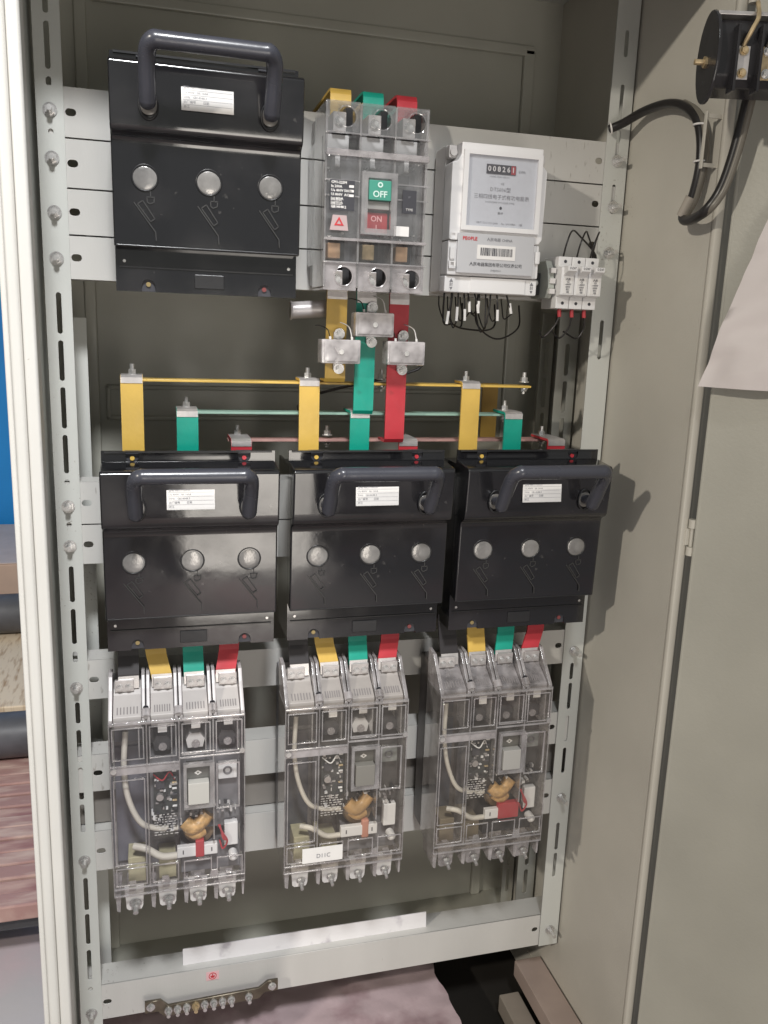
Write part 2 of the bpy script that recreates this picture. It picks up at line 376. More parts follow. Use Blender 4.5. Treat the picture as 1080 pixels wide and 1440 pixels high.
def post(x0, x1, y, holes, m=PAINT, face=1, ret='out', top=ZT, bot=ZB):
    b = MB(); b.plate(rect(x0, x1, bot, top), holes, y, y + .002)
    if ret == 'left': b.box(x0, x0 + .002, y + .0021, y + .03, bot, top)
    else: b.box(x1 - .002, x1, y + .0021, y + .03, bot, top)
    return b.build('mounting_post', m, cab)
SL = [(.293, .248), (.026, -.018), (-.025, -.069), (-.076, -.122), (-.129, -.173), (-.282, -.326), (-.334, -.378), (-.452, -.480),
      (-.488, -.532), (-.538, -.582), (-.588, -.627), (-.691, -.738), (-.743, -.788), (-.796, -.841), (.345, .300), (.398, .353)]
SHORT = [(.241, .232), (.190, .186), (.135, .096), (.080, .042), (-.180, -.185), (-.231, -.234), (-.387, -.401), (-.852, -.858), (-.19, -.222), (-.24, -.262)]
def hl(lst, cx, w_=.0055): return [slot(cx, (a + c) / 2, w_, max(abs(a - c), w_ + .0005)) for a, c in lst]
pl_ = post(-.110, -.083, 0, hl(SL, -.0965) + hl(SHORT[:2] + SHORT[4:8], -.0965, .0055), PAINT, ret='left')
pr_ = post(.545, .575, 0, hl([(.36, .33), (.30, .258), (.248, .205), (.185, .15), (.02, -.03), (-.45, -.475), (-.48, -.52), (-.53, -.57), (-.58, -.62), (-.70, -.745), (-.75, -.79)], .560), PAINT, ret='right', bot=-.907)
b = MB(); 
for z in (-.432, -.05): b.box(.545, .575, -.0, .001, z, z + .001)
b.bm.free()
# rear posts
hs = [(z, z - .044) for z in [.40 - .0515 * i for i in range(26)]]
hs = [(a, c) for a, c in hs if a < .02]
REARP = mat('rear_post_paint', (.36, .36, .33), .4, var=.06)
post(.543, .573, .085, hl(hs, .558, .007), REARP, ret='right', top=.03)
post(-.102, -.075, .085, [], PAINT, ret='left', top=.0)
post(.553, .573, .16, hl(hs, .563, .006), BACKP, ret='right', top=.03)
# bolts on posts
for z in (.209, .162, .108, .061, -.211, -.258, -.433, -.666, -.892):
    add_bolt(pl_, (-.0965, -.0001, z), r=.0052, h=.004, shank=.007, washer=.0072)
for z in (.212, .158, .103, -.432, -.659, -.880):
    add_bolt(pr_, (.561, -.0001, z), r=.0052, h=.004, shank=.012, washer=.0072)
# mounting rails (C channels)
def rail(z0, z1, m=RAILP, d=.035, sl=True, y=.0025, x0=-.1095, x1=.572, name='mounting_rail'):
    b = MB(); zc = (z0 + z1) / 2
    holes = [slot(-.0765, zc, .011, .0075), slot(.5375, zc + .002, .010, .0075)] if sl else []
    b.plate(rect(x0, x1, z0 + .0006, z1 - .0006), holes, y, y + .002)
    hb = [slot(.33 + .12 * k, y + d * .55, .02, .006) for k in range(-3, 2)]
    b.plate(rect(x0, x1, y + .0021, y + d), hb, z0 + .0006, z0 + .0026, 'xy')
    b.box(x0, x1, y + .0021, y + d, z1 - .0026, z1 - .0006)
    return b.build(name, m, cab)
for a, c in ((.184, .234), (.134, .1835), (.0865, .1335), (.040, .086), (-.233, -.183), (-.281, -.2335), (-.451, -.400), (-.574, -.524), (-.685, -.629)):
    rail(a, c)
# lower back strip between rails (browner in the photograph)
rail(-.628, -.5775, mat('brown_rail_paint', (.26, .24, .22), .5, var=.08), y=.02, sl=False)
rail(-.907, -.854, y=.0025, d=.04, name='bottom_rail')
# door
dang = math.radians(35)
door = bpy.data.objects.new('door', None); C.objects.link(door); door.parent = cab
door.location = (.5985, -.192, 0); door.rotation_euler = (0, 0, dang - PI / 2)   # local +x runs along the door, +y to its inner face side... outward
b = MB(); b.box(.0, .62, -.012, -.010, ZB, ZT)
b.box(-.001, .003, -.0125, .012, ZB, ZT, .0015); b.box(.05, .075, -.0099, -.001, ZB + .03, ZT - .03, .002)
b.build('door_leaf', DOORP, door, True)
# stiffener hat section hooks for the cable on the side wall
# dark gap strip between side panel and door
b = MB(); b.box(XR + .0105, XR + .085, YF + .016, YF + .03, ZB, ZT); b.build('hinge_recess', WALLP, cab)
for z in (-.221, .352, -.905):
    h = MB(); h.cyl((.5900, -.192, z - .021), (.5900, -.192, z - .011), .0050, 14); h.cyl((.5900, -.192, z + .011), (.5900, -.192, z + .021), .0050, 14)
    h.cyl((.5900, -.192, z - .0108), (.5900, -.192, z + .0108), .0026, 10); h.box(.5835, .5900, -.190, -.186, z - .010, z + .010, .001); h.build('hinge', WALLP, cab, True)

# ================================================================= LEFT BACKGROUND
pk = thing('plank_pallet', 'reddish brown stained planks lying flat in rows left of the cabinet', 'pallet', (-.16, .33, -.985))
random.seed(3)
for i in range(16):
    y0 = i * .040
    b = MB(); b.box(-1.4 + random.uniform(-.02, .02), random.uniform(-.02, .0), y0, y0 + .0375, random.uniform(.0, .003), .030 + random.uniform(-.004, .003), .003, rot=('Z', random.uniform(-.006, .006)))
    b.build('plank', (BOARD, mat('redder_board', (.30, .15, .14), .6, alt=(.50, .33, .28), vscale=9, stretch=(1.2, 5, 1), alt_lo=.4, alt_hi=.7, bump=.4, bscale=70), BOARD)[i % 3], pk)
b = MB(); b.prism([(-1.6, -1.02), (-.19, -1.02), (-.22, -.99), (-1.6, -.99)], .36, .9, 'y'); b = b.build('support_batten', PIPE); tag(b, 'dark batten in shadow under the reddish planks', 'batten')
b = MB(); b.box(-1.5, -.3, .5, .8, -1.1, -1.021, .004); b = b.build('dark_crate', PIPE); tag(b, 'dark low crate carrying the batten and reddish planks', 'crate')
b = MB(); b.cyl((-1.5, .86, -.905), (-.10, .86, -.905), .05, 32); b = b.build('dark_roll', PIPE, None, True); tag(b, 'thick dark grey roll lying on the reddish planks', 'roll')
b = MB(); b.box(-1.5, -.12, .93, 1.50, -.90, -.87, .003); b = b.build('wooden_board', WOOD); tag(b, 'pale wood grained board sheet behind the thick dark roll', 'board')
b = MB(); b.box(-1.5, -.2, 1.0, 1.45, -1.1, -.901, .003); b = b.build('pallet_block', CARD); tag(b, 'brown block holding up the pale wooden board', 'block')
b = MB(); b.cyl((-1.6, 1.43, -.815), (-.10, 1.43, -.815), .055, 32); b = b.build('dark_pipe', PIPE, None, True); tag(b, 'smaller dark grey pipe between the wooden board and the cardboard box', 'pipe')
bx = thing('cardboard_box', 'pale brown cardboard box with printed marks beside the blue wall', 'box', (-.6, 1.75, -1.1))
b = MB(); b.box(-.6, .28, -.22, .28, 0, .40, .004); b.build('carton', CARD, bx)
b = MB(); b.box(-.6, .28, -.22, .28, .4005, .403, .001); b.build('lid_flap', CARDT, bx)
text('||‾|  |_|', .05, INKG, bx, (.12, -.2215, .2)); text('· · · ·', .05, INKG, bx, (.12, -.2215, .1))

# pink sheet at bottom, seen under the rail; shaped as the lit patch, ending where the shade begins
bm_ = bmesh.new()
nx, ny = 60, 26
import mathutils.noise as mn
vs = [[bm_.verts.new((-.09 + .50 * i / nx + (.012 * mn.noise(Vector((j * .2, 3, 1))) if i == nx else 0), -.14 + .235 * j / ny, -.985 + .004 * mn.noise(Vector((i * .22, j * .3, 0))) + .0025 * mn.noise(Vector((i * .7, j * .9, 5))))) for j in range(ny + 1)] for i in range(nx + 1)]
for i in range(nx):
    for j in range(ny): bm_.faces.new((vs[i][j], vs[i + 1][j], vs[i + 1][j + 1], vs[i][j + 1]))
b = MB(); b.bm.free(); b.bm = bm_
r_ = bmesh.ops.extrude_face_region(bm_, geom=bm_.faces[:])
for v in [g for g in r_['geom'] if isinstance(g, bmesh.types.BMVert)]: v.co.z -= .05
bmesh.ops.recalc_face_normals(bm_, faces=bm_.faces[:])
b = b.build('pink_lit_patch_block', PINK, None, True); tag(b, 'crumpled pink stained foam block shaped as the lit floor patch under the bottom rail', 'foam block')

# ================================================================= FUSE SWITCHES
PH = (-.061, 0, .061)
def fuse_switch(cx, cz, label, seed, scratch=0):
    rnd = random.Random(seed)
    t = thing('fuse_switch', label, 'fuse switch', (cx, 0, cz), 'black handled fuse switch disconnectors')
    # frame plate with U notches top and bottom
    def notch(xc, z, s):
        r = .0068; d = .0125
        p = [(xc - s * r, z)]
        p += [(xc + s * r * -math.cos(PI * i / 8) , z - s * (d - r) - s * r * math.sin(PI * i / 8)) for i in range(9)]
        p += [(xc + s * r, z)]
        return p
    zt, zb = .1165, -.107
    outer = [(-.0915, zb)] + [(x, z) for x, z in [(p[0], p[1]) for p in notch(-.060, zb, -1)][::-1]] + [(x, z) for x, z in notch(.058, zb, -1)[::-1]] + [(.0915, zb), (.0915, zt)] \
        + [(x, z) for x, z in notch(.058, zt, 1)[::-1]] + [(x, z) for x, z in notch(-.060, zt, 1)[::-1]] + [(-.0915, zt)]
    b = MB(); b.plate(outer, [], -.078, -.075)
    b.box(-.0905, .0905, -.0749, -.003, -.094, .096, .003)
    for s in (-1, 1): b.box(s * .0915 - (.0025 if s > 0 else 0), s * .0915 + (.0025 if s < 0 else 0), -.0748, -.003, zb + .001, .100)
    b.build('base_body', BLACK, t, True)
    for x in (-.060, .058):
        b = MB(); b.box(x - .0085, x + .0085, -.0747, -.0690, .097, .1160); b.build('notch_pocket', INK, t)
        b = MB(); b.box(x - .0085, x + .0085, -.0747, -.0690, -.1065, -.0945); b.build('notch_pocket', INK, t)
    # raised ribs on lower frame
    b = MB(); b.box(-.088, .088, -.0795, -.0778, -.0835, -.0825); b.build('frame_rib', BLACKM, t)
    b = MB(); b.box(-.014, .016, -.0795, -.0778, -.1015, -.0875, .0006); b.build('raised_panel', BLACKM, t)
    b = MB(); b.box(-.088, .088, -.0800, -.0778, .1145, .1165); b.build('frame_rib', BLACKM, t)
    # cover, lower leaf and projecting upper part
    b = MB(); b.prism([(-.0965, -.0655), (-.1005, .030), (-.1015, .0345), (-.1055, .0375), (-.1105, .0395), (-.1130, .0430), (-.1140, .050), (-.1178, .0980), (-.1150, .1012), (-.0830, .1045), (-.079, .1045), (-.079, -.0625)], -.0918, .0918, 'x', .0018, 3)
    cov = b.build('cover', BLACK, t, True)
    b = MB(); b.box(-.0895, .0895, -.0972, -.0962, -.0645, -.0630, .0004); b.build('cover_lip', BLACKM, cov)
    # round windows
    for x in PH:
        yy = -.0990
        wv = MB(); wv.dome((x, yy, 0), .0118, .0014); wv = wv.build('round_window', LENS, t, True, 60)
        rr = MB(); rr.ring((x, yy - .0002, 0), .0122, .0009); rr.build('rim', BLACKM, wv, True, 60)
        # moulded fuse symbol under each window
        sy = MB(); y0, y1 = yy + .0010, yy - .0002
        k = .0010
        def ln(x0, z0, x1, z1):
            d = Vector((x1 - x0, 0, z1 - z0)); n_ = Vector((-d.z, 0, d.x)).normalized() * k * .5
            P = [(x0 + n_.x, z0 + n_.z), (x1 + n_.x, z1 + n_.z), (x1 - n_.x, z1 - n_.z), (x0 - n_.x, z0 - n_.z)]
            sy.prism(P, y0, y1, 'y')
        ox, oz = x - .002, -.030
        ln(ox - .009, oz + .007, ox + .011, oz - .020); 
        ln(ox - .0055, oz + .0055, ox + .0065, oz - .0105); ln(ox - .0005, oz + .009, ox + .0105, oz - .0075)
        ln(ox - .0055, oz + .0055, ox - .0005, oz + .009); ln(ox + .0065, oz - .0105, ox + .0105, oz - .0075)
        ln(ox + .011, oz - .020, ox + .0115, oz - .028)
        ln(ox + .003, oz + .0125, ox + .011, oz + .0125); ln(ox + .007, oz + .0125, ox + .007, oz + .019)
        ln(ox + .0035, oz + .0125, ox + .0038, oz + .0078); ln(ox + .0105, oz + .0125, ox + .0100, oz + .0078); ln(ox + .0038, oz + .0078, ox + .0060, oz + .0062); ln(ox + .0060, oz + .0062, ox + .0100, oz + .0078)
        sy.build('fuse_symbol', mat('symbol_grey', (.035, .034, .034), .55), t)
    # nameplate
    lx = 0.0
    tilt = .06   # cover face slopes back slightly
    npl = MB(); npl.box(-.0245, .0245, -.0008, 0, -.0142, .0142); npl = npl.build('nameplate', LABEL, t)
    npl.location = (-.0015 + scratch, -.1162, .0745); npl.rotation_euler = (-.079, 0, 0)
    text('HR17 熔断器式隔离开关', .0036, INKO, npl, (.002, -.0010, .0112))
    for r, s in enumerate(('型号 HR17-160/30', 'Ue 400V   Ith 160A', '50Hz   GB14048.3', '出厂编号        日期', '浙江')):
        text(s, .0029, INKG, npl, (-.0225, -.0010, .0062 - .0043 * r), 'LEFT')
    ls = MB()
    for r in range(5): ls.box(-.0235, .0235, -.00095, -.0007, .0083 - .0043 * r, .0085 - .0043 * r)
    ls.build('ruled_line', INKG, npl)
    # handle with rounded corners
    hx0, hx1, gy, gz = -.057, .057, -.168, .1045
    pts = [(hx0, -.137, .061), (hx0, -.142, .069), (hx0, -.152, .086), (hx0 + .001, -.161, .0985), (hx0 + .006, -.1675, .1042), (hx0 + .014, gy, gz), (0, gy, gz), (hx1 - .014, gy, gz), (hx1 - .006, -.1675, .1042), (hx1 - .001, -.161, .0985), (hx1, -.152, .086), (hx1, -.142, .069), (hx1, -.137, .061)]
    h = MB(); h.tube(pts, .0078, 16); h.dome((hx0, -.137, .061), .0078, .0078, (0, .5, -.86)); h.dome((hx1, -.137, .061), .0078, .0078, (0, .5, -.86)); h.cyl((hx0, -.139, .066), (hx0, -.112, .062), .0052, 14); h.cyl((hx1, -.139, .066), (hx1, -.112, .062), .0052, 14); h.build('handle', HANDLE, t, True, 60)
    for x in (hx0, hx1):
        rc = MB(); rc.ring((x + .001, -.1172, .0620), .0105, .0010, (0, -1, .03), 28, 8, .82, 1.2); rc = rc.build('handle_socket', BLACKM, t, True, 60)
        in_ = MB(); in_.dome((x + .001, -.1165, .0620), .0088, .001); in_.build('socket_plug', mat('socket_grey', (.16, .15, .14), .2, rvar=.1), rc, True)
    # screws in notches and dots on frame
    for x, m in ((-.060, YEL), (.058, RED)):
        for z in (.1085, -.0995):
            if z < 0: m = mat('dull_screw', (.34, .26, .12), .4, metal=.4) if m is YEL else mat('dull_red_screw', (.20, .05, .05), .4)
            s = MB(); s.cyl((x, -.0748, z), (x, -.0764, z), .0024, 12); s.build('terminal_screw', m, t, True)
    for x in (-.083, .0835):
        s = MB(); s.cyl((x, -.0779, -.0775), (x, -.0787, -.0775), .0016, 10); s.build('rivet', ZINC, t, True)
    return t
FS = [(.058, .135, 'black fuse switch hung alone above the others, upper left of cabinet', 1, 0),
      (.037, -.2525, 'black fuse switch at left end of the row of three, with shiny reflections', 2, 0),
      (.2355, -.2525, 'black fuse switch in the middle of the row of three, under green and red straps', 3, .003),
      (.4345, -.2525, 'black fuse switch at right end of the row of three, nearest the door', 4, .003)]
for a in FS: fuse_switch(*a)

# ================================================================= MAIN BREAKER (clear, OFF toggle)
mb = thing('main_breaker', 'clear cased circuit breaker with green OFF and red ON toggle between fuse switch and meter', 'circuit breaker', (.1745, 0, .0395))
W, H, D = .1120, .1850, .1000
def u(px): return (px - 88) / 668 * W            # local x from front left
def v(py): return H - (py - 140) / 1215 * H      # local z from bottom
b = MB(); b.box(.003, W - .003, -.034, -.003, .004, H - .004, .002); b.build('rear_body', OFFW, mb, True)
b = MB(); b.box(.004, W - .004, -.062, -.0345, .028, H - .040, .002); b.build('mechanism_block', CORE, mb, True)
# outer clear shell
b = MB(); b.box(0, W, -.086, -.001, .026, H - .030, .003); b.box(.002, W - .006, -.099, -.0865, .050, H - .052, .003)
b.build('clear_cover', CLEARB, mb, True)
b = MB()
for x in (.0015, W / 3, 2 * W / 3, W - .003): b.box(x - .0012, x + .0012, -.0975, -.036, .002, H - .002, .0005)
for z in (.027, .050, H - .031, H - .051): b.box(.0, W, -.0995, -.097, z - .0008, z + .0008, .0004)
for z in (.093, .108): b.box(.0, .037, -.1, -.0985, z - .0006, z + .0006); b.box(.078, W, -.1, -.0985, z - .0006, z + .0006)
b.build('clear_rib', CLEARR, mb, True)
b = MB(); b.box(.001, W - .001, -.1015, -.0997, H - .0535, H - .0470, .0006); b.build('glare_band', CLEARF, mb, True)  # milky bands painted as the white glare on the cover
b = MB(); b.box(.001, W - .001, -.1015, -.0997, .0485, .0515, .0005); b.build('glare_band', CLEARF, mb, True)
# terminal covers with round eyes
for i in range(3):
    xc = W * (i + .5) / 3
    for zt, nm in ((H - .015, 'upper'), (.013, 'lower')):
        x0, x1 = W * i / 3 + .001, W * (i + 1) / 3 - .001
        b = MB(); b.plate(rect(x0, x1, zt - .0145, zt + .0145), [circ(xc + .004, zt, .0095)], -.0965, -.0945)
        b.ring((xc + .004, -.0966, zt), .0100, .0008); b.box(x0, x1, -.094, -.036, zt - (.0145 if nm == 'lower' else -.0125), zt - (.0125 if nm == 'lower' else -.0145))
        tc_ = b.build('terminal_cover', CLEARF if nm == 'lower' else CLEARB, mb, True)
        s = MB(); s.box(xc - .0085, xc + .0055, -.0860, -.0345, zt - .0125, zt + .0065, .0008); s = s.build('terminal_clamp', TIN, mb)
        add_bolt(s, (xc - .002, -.0862, zt - .003), r=.0040, h=.0022, shank=.0005, washer=.0052, m=ZINC)
        s = MB(); s.box(xc + .0060, xc + .0135, -.080, -.0345, zt - .0125, zt + .0125); s.build('dark_pocket', CORED, mb)
# silvery arc chutes
for i in range(3):
    xc = W * (i + .5) / 3 - .003
    b = MB(); b.box(xc - .0025, xc + .0025, -.0865, -.0625, H - .062, H - .052); b.build('arc_plate', WHITE, mb)
    b = MB(); b.box(xc - .006, xc + .006, -.078, -.0622, H - .074, H - .064, .0005); b.build('arc_block', CORED, mb)
    b = MB(); b.box(xc - .0135, xc + .0135, -.079, -.0622, H - .0500, H - .0290, .001); b.build('arc_cover', WHITE, mb)
    b = MB(); b.box(xc - .0080, xc + .0055, -.0845, -.0622, .0315, .0475, .001); b.build('copper_contact', COPPER if i != 1 else BRASS, mb)
    b = MB(); b.box(xc + .006, xc + .013, -.070, -.0622, .031, .052); b.build('trip_block', CORED, mb)
# toggle
b = MB(); x0, x1, z0, z1 = .0385, .0765, .056, .118
b.plate(rect(x0, x1, z0, z1), [rect(x0 + .0065, x1 - .0065, z0 + .006, z1 - .006)], -.1045, -.0995)
b.build('toggle_frame', CLEARR, mb, True)
b = MB(); b.box(.0455, .0705, -.088, -.075, .060, .112); b.build('toggle_slot', TOGDK, mb)
g = MB(); g.box(.0458, .0702, -.1035, -.0885, .0905, .1105, .0012); g = g.build('toggle_handle', TOGG, mb, True)
text('OFF', .0088, PALE, g, (.058, -.1040, .0962), bold=.0002); text('O', .0068, PALE, g, (.058, -.1040, .1055), bold=.0004)
g = MB(); g.box(.0458, .0702, -.098, -.0885, .0820, .0903, .001); g.build('toggle_step', TOGGREY, mb, True)
g = MB(); g.box(.0452, .0698, -.0925, -.0885, .0590, .0795, .0008); g = g.build('on_plate', TOGR, mb, True)
text('ON', .0078, PINKL, g, (.0575, -.0930, .0730), bold=.0002); text('I', .0065, PINKL, g, (.0575, -.0930, .0645), bold=.0002)
# rating plates
g = MB(); g.box(.0055, .0315, -.0895, -.0885, .0785, .1080); g = g.build('rating_plate', INK, mb); g.location.y = -.0112
for r, s in enumerate(('CM1-225M', 'In 200A', 'Ue 400V 50Hz', 'Ui 800V  AC', 'Icu 35kA', 'Ics 22kA', 'GB14048.2')):
    text(s, .0036, LABEL, g, (.0065, -.0900, .1055 - .0040 * r), 'LEFT', bold=.00012)
q = MB()
for r in range(3): q.box(.0255, .0305, -.0900, -.0894, .101 - r * .0045, .1035 - r * .0045)
for r in range(14): q.box(.0065 + .0017 * (r % 7), .0075 + .0017 * (r % 7), -.0900, -.0894, .0835 + .004 * (r // 7), .0865 + .004 * (r // 7))
q.build('printed_mark', LABEL, g)
g = MB(); g.box(.0835, .0985, -.0895, -.0885, .0800, .1030); g = g.build('type_plate', INK, mb); g.location.y = -.0112
text('TYPE', .0035, LABEL, g, (.0910, -.0900, .0835)); text('3P', .003, INKG, g, (.0905, -.0900, .096))
g = MB(); g.prism([(.006, .0585), (.0255, .0585), (.0235, .0735), (.009, .0735)], -.090, -.0885, 'y'); g = g.build('warning_label', mat('pinkish_label', (.50, .38, .38), .5), mb); g.location.y = -.0110
text('△', .010, INKR, g, (.0155, -.0905, .0665), bold=.0003)
g = MB(); g.box(.0755, .0915, -.090, -.0885, .0565, .0665); g.build('white_tag', LABEL, mb).location.y = -.0110
random.seed(11)
for i in range(26):
    x = random.uniform(.005, .105); z = random.uniform(.052, .062) if i % 2 else random.uniform(.118, .130)
    g = MB(); s = random.uniform(.0012, .0035); g.box(x, x + s, -.0765, -.0622, z, z + random.uniform(.001, .003)); g.build('small_component', random.choice([TIN, CORED, WHITE, ZINC]), mb)

# ================================================================= METER
mt = thing('energy_meter', 'white three phase electricity meter with a counter window and barcode label', 'electricity meter', (.3235, 0, .043))
W2, H2 = .1135, .162
b = MB(); b.box(.000, W2 + .002, -.040, -.003, .0, H2 - .001, .003); b.build('rear_case', OFFW, mt, True)
b = MB(); b.prism([(.000, .118), (.000, .057), (.110, .057), (.1135, .062), (.1145, .110), (.1145, .137), (.1085, .143), (.1085, .1605), (.0105, .1605), (.0105, .148), (.006, .141), (.000, .139)], -.0655, -.0405, 'y', .0016, 2)
# window opening sits as a frame: build rim separately, panel recessed
b.build('front_case', WHITE, mt, True)
b = MB(); b.plate(rect(.0125, .1065, .068, .1525), [rect(.0180, .1010, .0730, .1480)], -.0695, -.0656); b.build('window_frame', WHITE, mt, True)
b = MB(); b.box(.0180, .1010, -.0662, -.0656, .0730, .1480); dl = b.build('dial_plate', METERG, mt)
b = MB(); b.box(.0182, .1008, -.0692, -.0688, .0732, .1478); b.build('window_pane', GLASS, mt)
b = MB(); b.box(.040, .075, -.0672, -.0662, .1295, .1395); cnt = b.build('counter', INK, dl)
for i, ch in enumerate('00826.1'.replace('.', '')):
    text(ch, .0075, LABEL, dl, (.0432 + i * .0057, -.0676, .1345), name='digit', bold=.0002)
b = MB(); b.box(.0693, .0745, -.0675, -.0670, .1300, .1390); b.build('decimal_drum', TOGR, dl)
text('kWh', .0042, INKG, dl, (.083, -.0665, .1335)); text('×1000 ×100 ×10 ×1', .0030, INKG, dl, (.056, -.0665, .1265))
text('CE', .0034, INKG, dl, (.060, -.0665, .1195)); text('DTS606型', .0058, INKG, dl, (.058, -.0665, .1130))
text('三相四线电子式有功电能表', .0056, INKG, dl, (.060, -.0665, .1050))
text('3×220/380V 3×1.5(6)A 50Hz', .0030, INKG, dl, (.058, -.0665, .0995)); text('●', .0045, INK, dl, (.0595, -.0665, .0935)); text('脉冲', .0032, INK, dl, (.0595, -.0665, .0880))
text('GB/T17215.321-2008     No. 20110826     2级', .0030, INKG, dl, (.059, -.0665, .0770))
b = MB(); b.box(.010, .1035, -.0680, -.0656, .0215, .0650, .001); b.box(.010, .1035, -.0655, -.041, .0215, .0560, .001); lo = b.build('label_panel', SILVER, mt, True)
b = MB(); b.box(.000, .112, -.064, -.0405, .019, .0565, .002); b.build('lower_case', WHITE, mt, True)
text('PEOPLE', .0052, INKR, lo, (.0155, -.0685, .0590), 'LEFT', bold=.00015); text('人民电器 CHINA', .0042, INKG, lo, (.060, -.0685, .0590))
b = MB(); b.box(.0335, .0800, -.0686, -.0680, .0375, .0530); bl = b.build('barcode_label', LABEL, lo)
random.seed(5); bars = MB(); x = .0375
while x < .0765:
    ww = random.choice([.0005, .0008, .0013]); bars.box(x, x + ww, -.0689, -.0686, .0415, .0500); x += ww + random.choice([.0006, .001])
bars.build('bar', INK, bl)
text('人民电器集团有限公司仪表公司', .0046, INK, lo, (.057, -.0685, .0315)); text('ZHEJIANG', .0028, INKG, lo, (.057, -.0685, .0255))
b = MB(); b.box(-.001, .1135, -.060, -.0405, .0, .0185, .002); tcv = b.build('terminal_cover', WHITE, mt, True)
b = MB(); b.box(.030, .098, -.0612, -.060, .001, .0178, .0006); b.build('cover_step', WHITE, tcv, True)
for x in (.007, .1065):
    text('▲', .005, INKG, tcv, (x, -.0605, .013)); text('封', .0045, INKG, tcv, (x, -.0605, .0085)); text('▼', .004, INKG, tcv, (x, -.0605, .004))
for x, z in ((.0045, .0425), (.109, .0425)):
    b = MB(); b.box(x - .003, x + .003, -.0675, -.064, z - .007, z + .007, .0025); b.build('side_latch', WHITE, mt, True)
for z in (.061, .030):
    b = MB(); b.plate(rect(.001, .009, z - .004, z + .004), [rect(.003, .007, z - .0025, z + .0025)], -.067, -.0641); b.build('latch_frame', WHITE, mt)
for x, z in ((.005, .151), (.1115, .150)):
    b = MB(); b.cyl((x, -.041, z), (x, -.055, z), .004, 16); b.box(x - .005, x + .005, -.052, -.0395, z - .006, z + .008, .002); b.build('mounting_ear', OFFW, mt, True)

# wires under the meter
mw = [(.012, .030, -.004), (.020, .034, -.001), (.027, .026, .002), (.032, .022, .003), (.040, .018, .005), (.046, .020, -.001), (.054, .038, .001), (.060, .034, -.003), (.068, .025, .002), (.080, .022, .008)]
for i, (x, l, dx) in enumerate(mw):
    x0 = .3235 + x; z0 = .044
    q = thing('meter_wire', 'thin black wire with white sleeve hanging under the white meter' if i else 'leftmost black wire with a low white sleeve under the meter', 'wire', (x0, -.05, z0))
    q['group'] = 'black wires under the meter'
    if i: q['label'] = ['', 'second thin black wire from the left under the meter', 'third black wire under the meter, white sleeve halfway down', 'fourth black wire under the meter, white sleeve high up', 'fifth black wire under the meter, with sleeve leaning left', 'sixth black wire under the meter, with a short bent sleeve', 'seventh black wire under the meter, longest and ending in metal', 'eighth black wire under the meter, plain down to its end', 'ninth black wire under the meter, with a long white sleeve', 'rightmost black wire under the meter, curling with a slanted sleeve'][i]
    b = MB(); b.tube([(0, 0, 0), (dx * .3, -.002, -l * .4), (dx, -.001, -l)], .0010, 8); b.build('insulation', WIREK, q, True)
    if i not in (6, 7):
        f0 = .55 if i % 2 else .8
        b = MB(); b.tube([(dx * f0, -.0015, -l * f0 + .002), (dx * (f0 + .35), -.001, -l * (f0 + .35) - .002)], .0017, 8); b.build('sleeve', FERR, q, True)
    b = MB(); b.tube([(dx, -.001, -l), (dx * .5, .012, -l - .006), (dx, .03, -l * .6), (dx, .034, -.004)], .0008, 6); b.build('return_strand', WIREK, q, True)

for i, (xa, xb, zl, wd) in enumerate(((.340, .415, .002, 'wide black wire looping low behind the white sleeves under the meter'), (.372, .448, -.008, 'widest black wire loop hanging to the right under the meter'), (.330, .372, .008, 'small black wire loop at the left under the meter'))):
    b = MB(); b.tube([(xa, -.040, .044), (xa + .004, -.030, .010), ((xa + xb) / 2, -.012, zl), (xb - .003, .004, .006), (xb, .012, .034)], .0011, 8); b = b.build('looping_wire', WIREK, None, True); tag(b, wd, 'wire', 'black wire loops behind the meter wires')
# ================================================================= MINI BREAKER
mn_ = thing('miniature_breaker', 'white three pole miniature circuit breaker beside the right post', 'circuit breaker', (.4665, 0, .0305))
for i in range(3):
    x0 = i * .0178
    b = MB(); b.prism([(-.012, .0), (-.052, .0), (-.052, .0135), (-.062, .0155), (-.062, .0470), (-.052, .0490), (-.052, .0600), (-.012, .0600)], x0 + .0003, x0 + .0175, 'x', .0009, 2)
    p = b.build('pole_body', WHITE, mn_, True)
    for z in (.0065, .0545):
        h = MB(); h.cyl((x0 + .0090, -.0519, z), (x0 + .0090, -.0524, z), .0019, 14); h.build('screw_hole', INK, p, True)
    h = MB(); h.prism([(-.062, .0375), (-.073, .0425), (-.073, .0480), (-.062, .0490)], x0 + .003, x0 + .0150, 'x', .0007, 2); h = h.build('lever', WHITE, mn_, True)
    text('DZ47', .0035, INK, h, (x0 + .009, -.0735, .0455)); 
    h = MB(); h.box(x0 + .003, x0 + .0150, -.0625, -.062, .0175, .0350); h = h.build('print_panel', LABEL, mn_)
    for r, s in enumerate(('人民', 'C6', '~400V', '6000', 'IEC', 'GB')):
        text(s, .0030, INKG, h, (x0 + .009, -.0630, .0335 - .0029 * r), bold=.0001)
b = MB(); b.box(-.001, .060, -.012, -.0015, .018, .044, .001); b.build('din_clip', OFFW, mn_)
ts = thing('din_terminal', 'grey terminal block clipped left of the miniature breaker', 'terminal block', (.4525, 0, .042))
b = MB(); b.prism([(-.004, .0), (-.042, .0), (-.050, .012), (-.046, .032), (-.038, .044), (-.004, .044)], .004, .012, 'x', .0008); b.build('body', mat('terminal_greyish', (.42, .44, .40), .45), ts, True)
for z in (.008, .020, .032):
    h = MB(); h.box(.0055, .0125, -.0515, -.046, z - .003, z + .003, .0005); h.build('jaw', OFFW, ts)
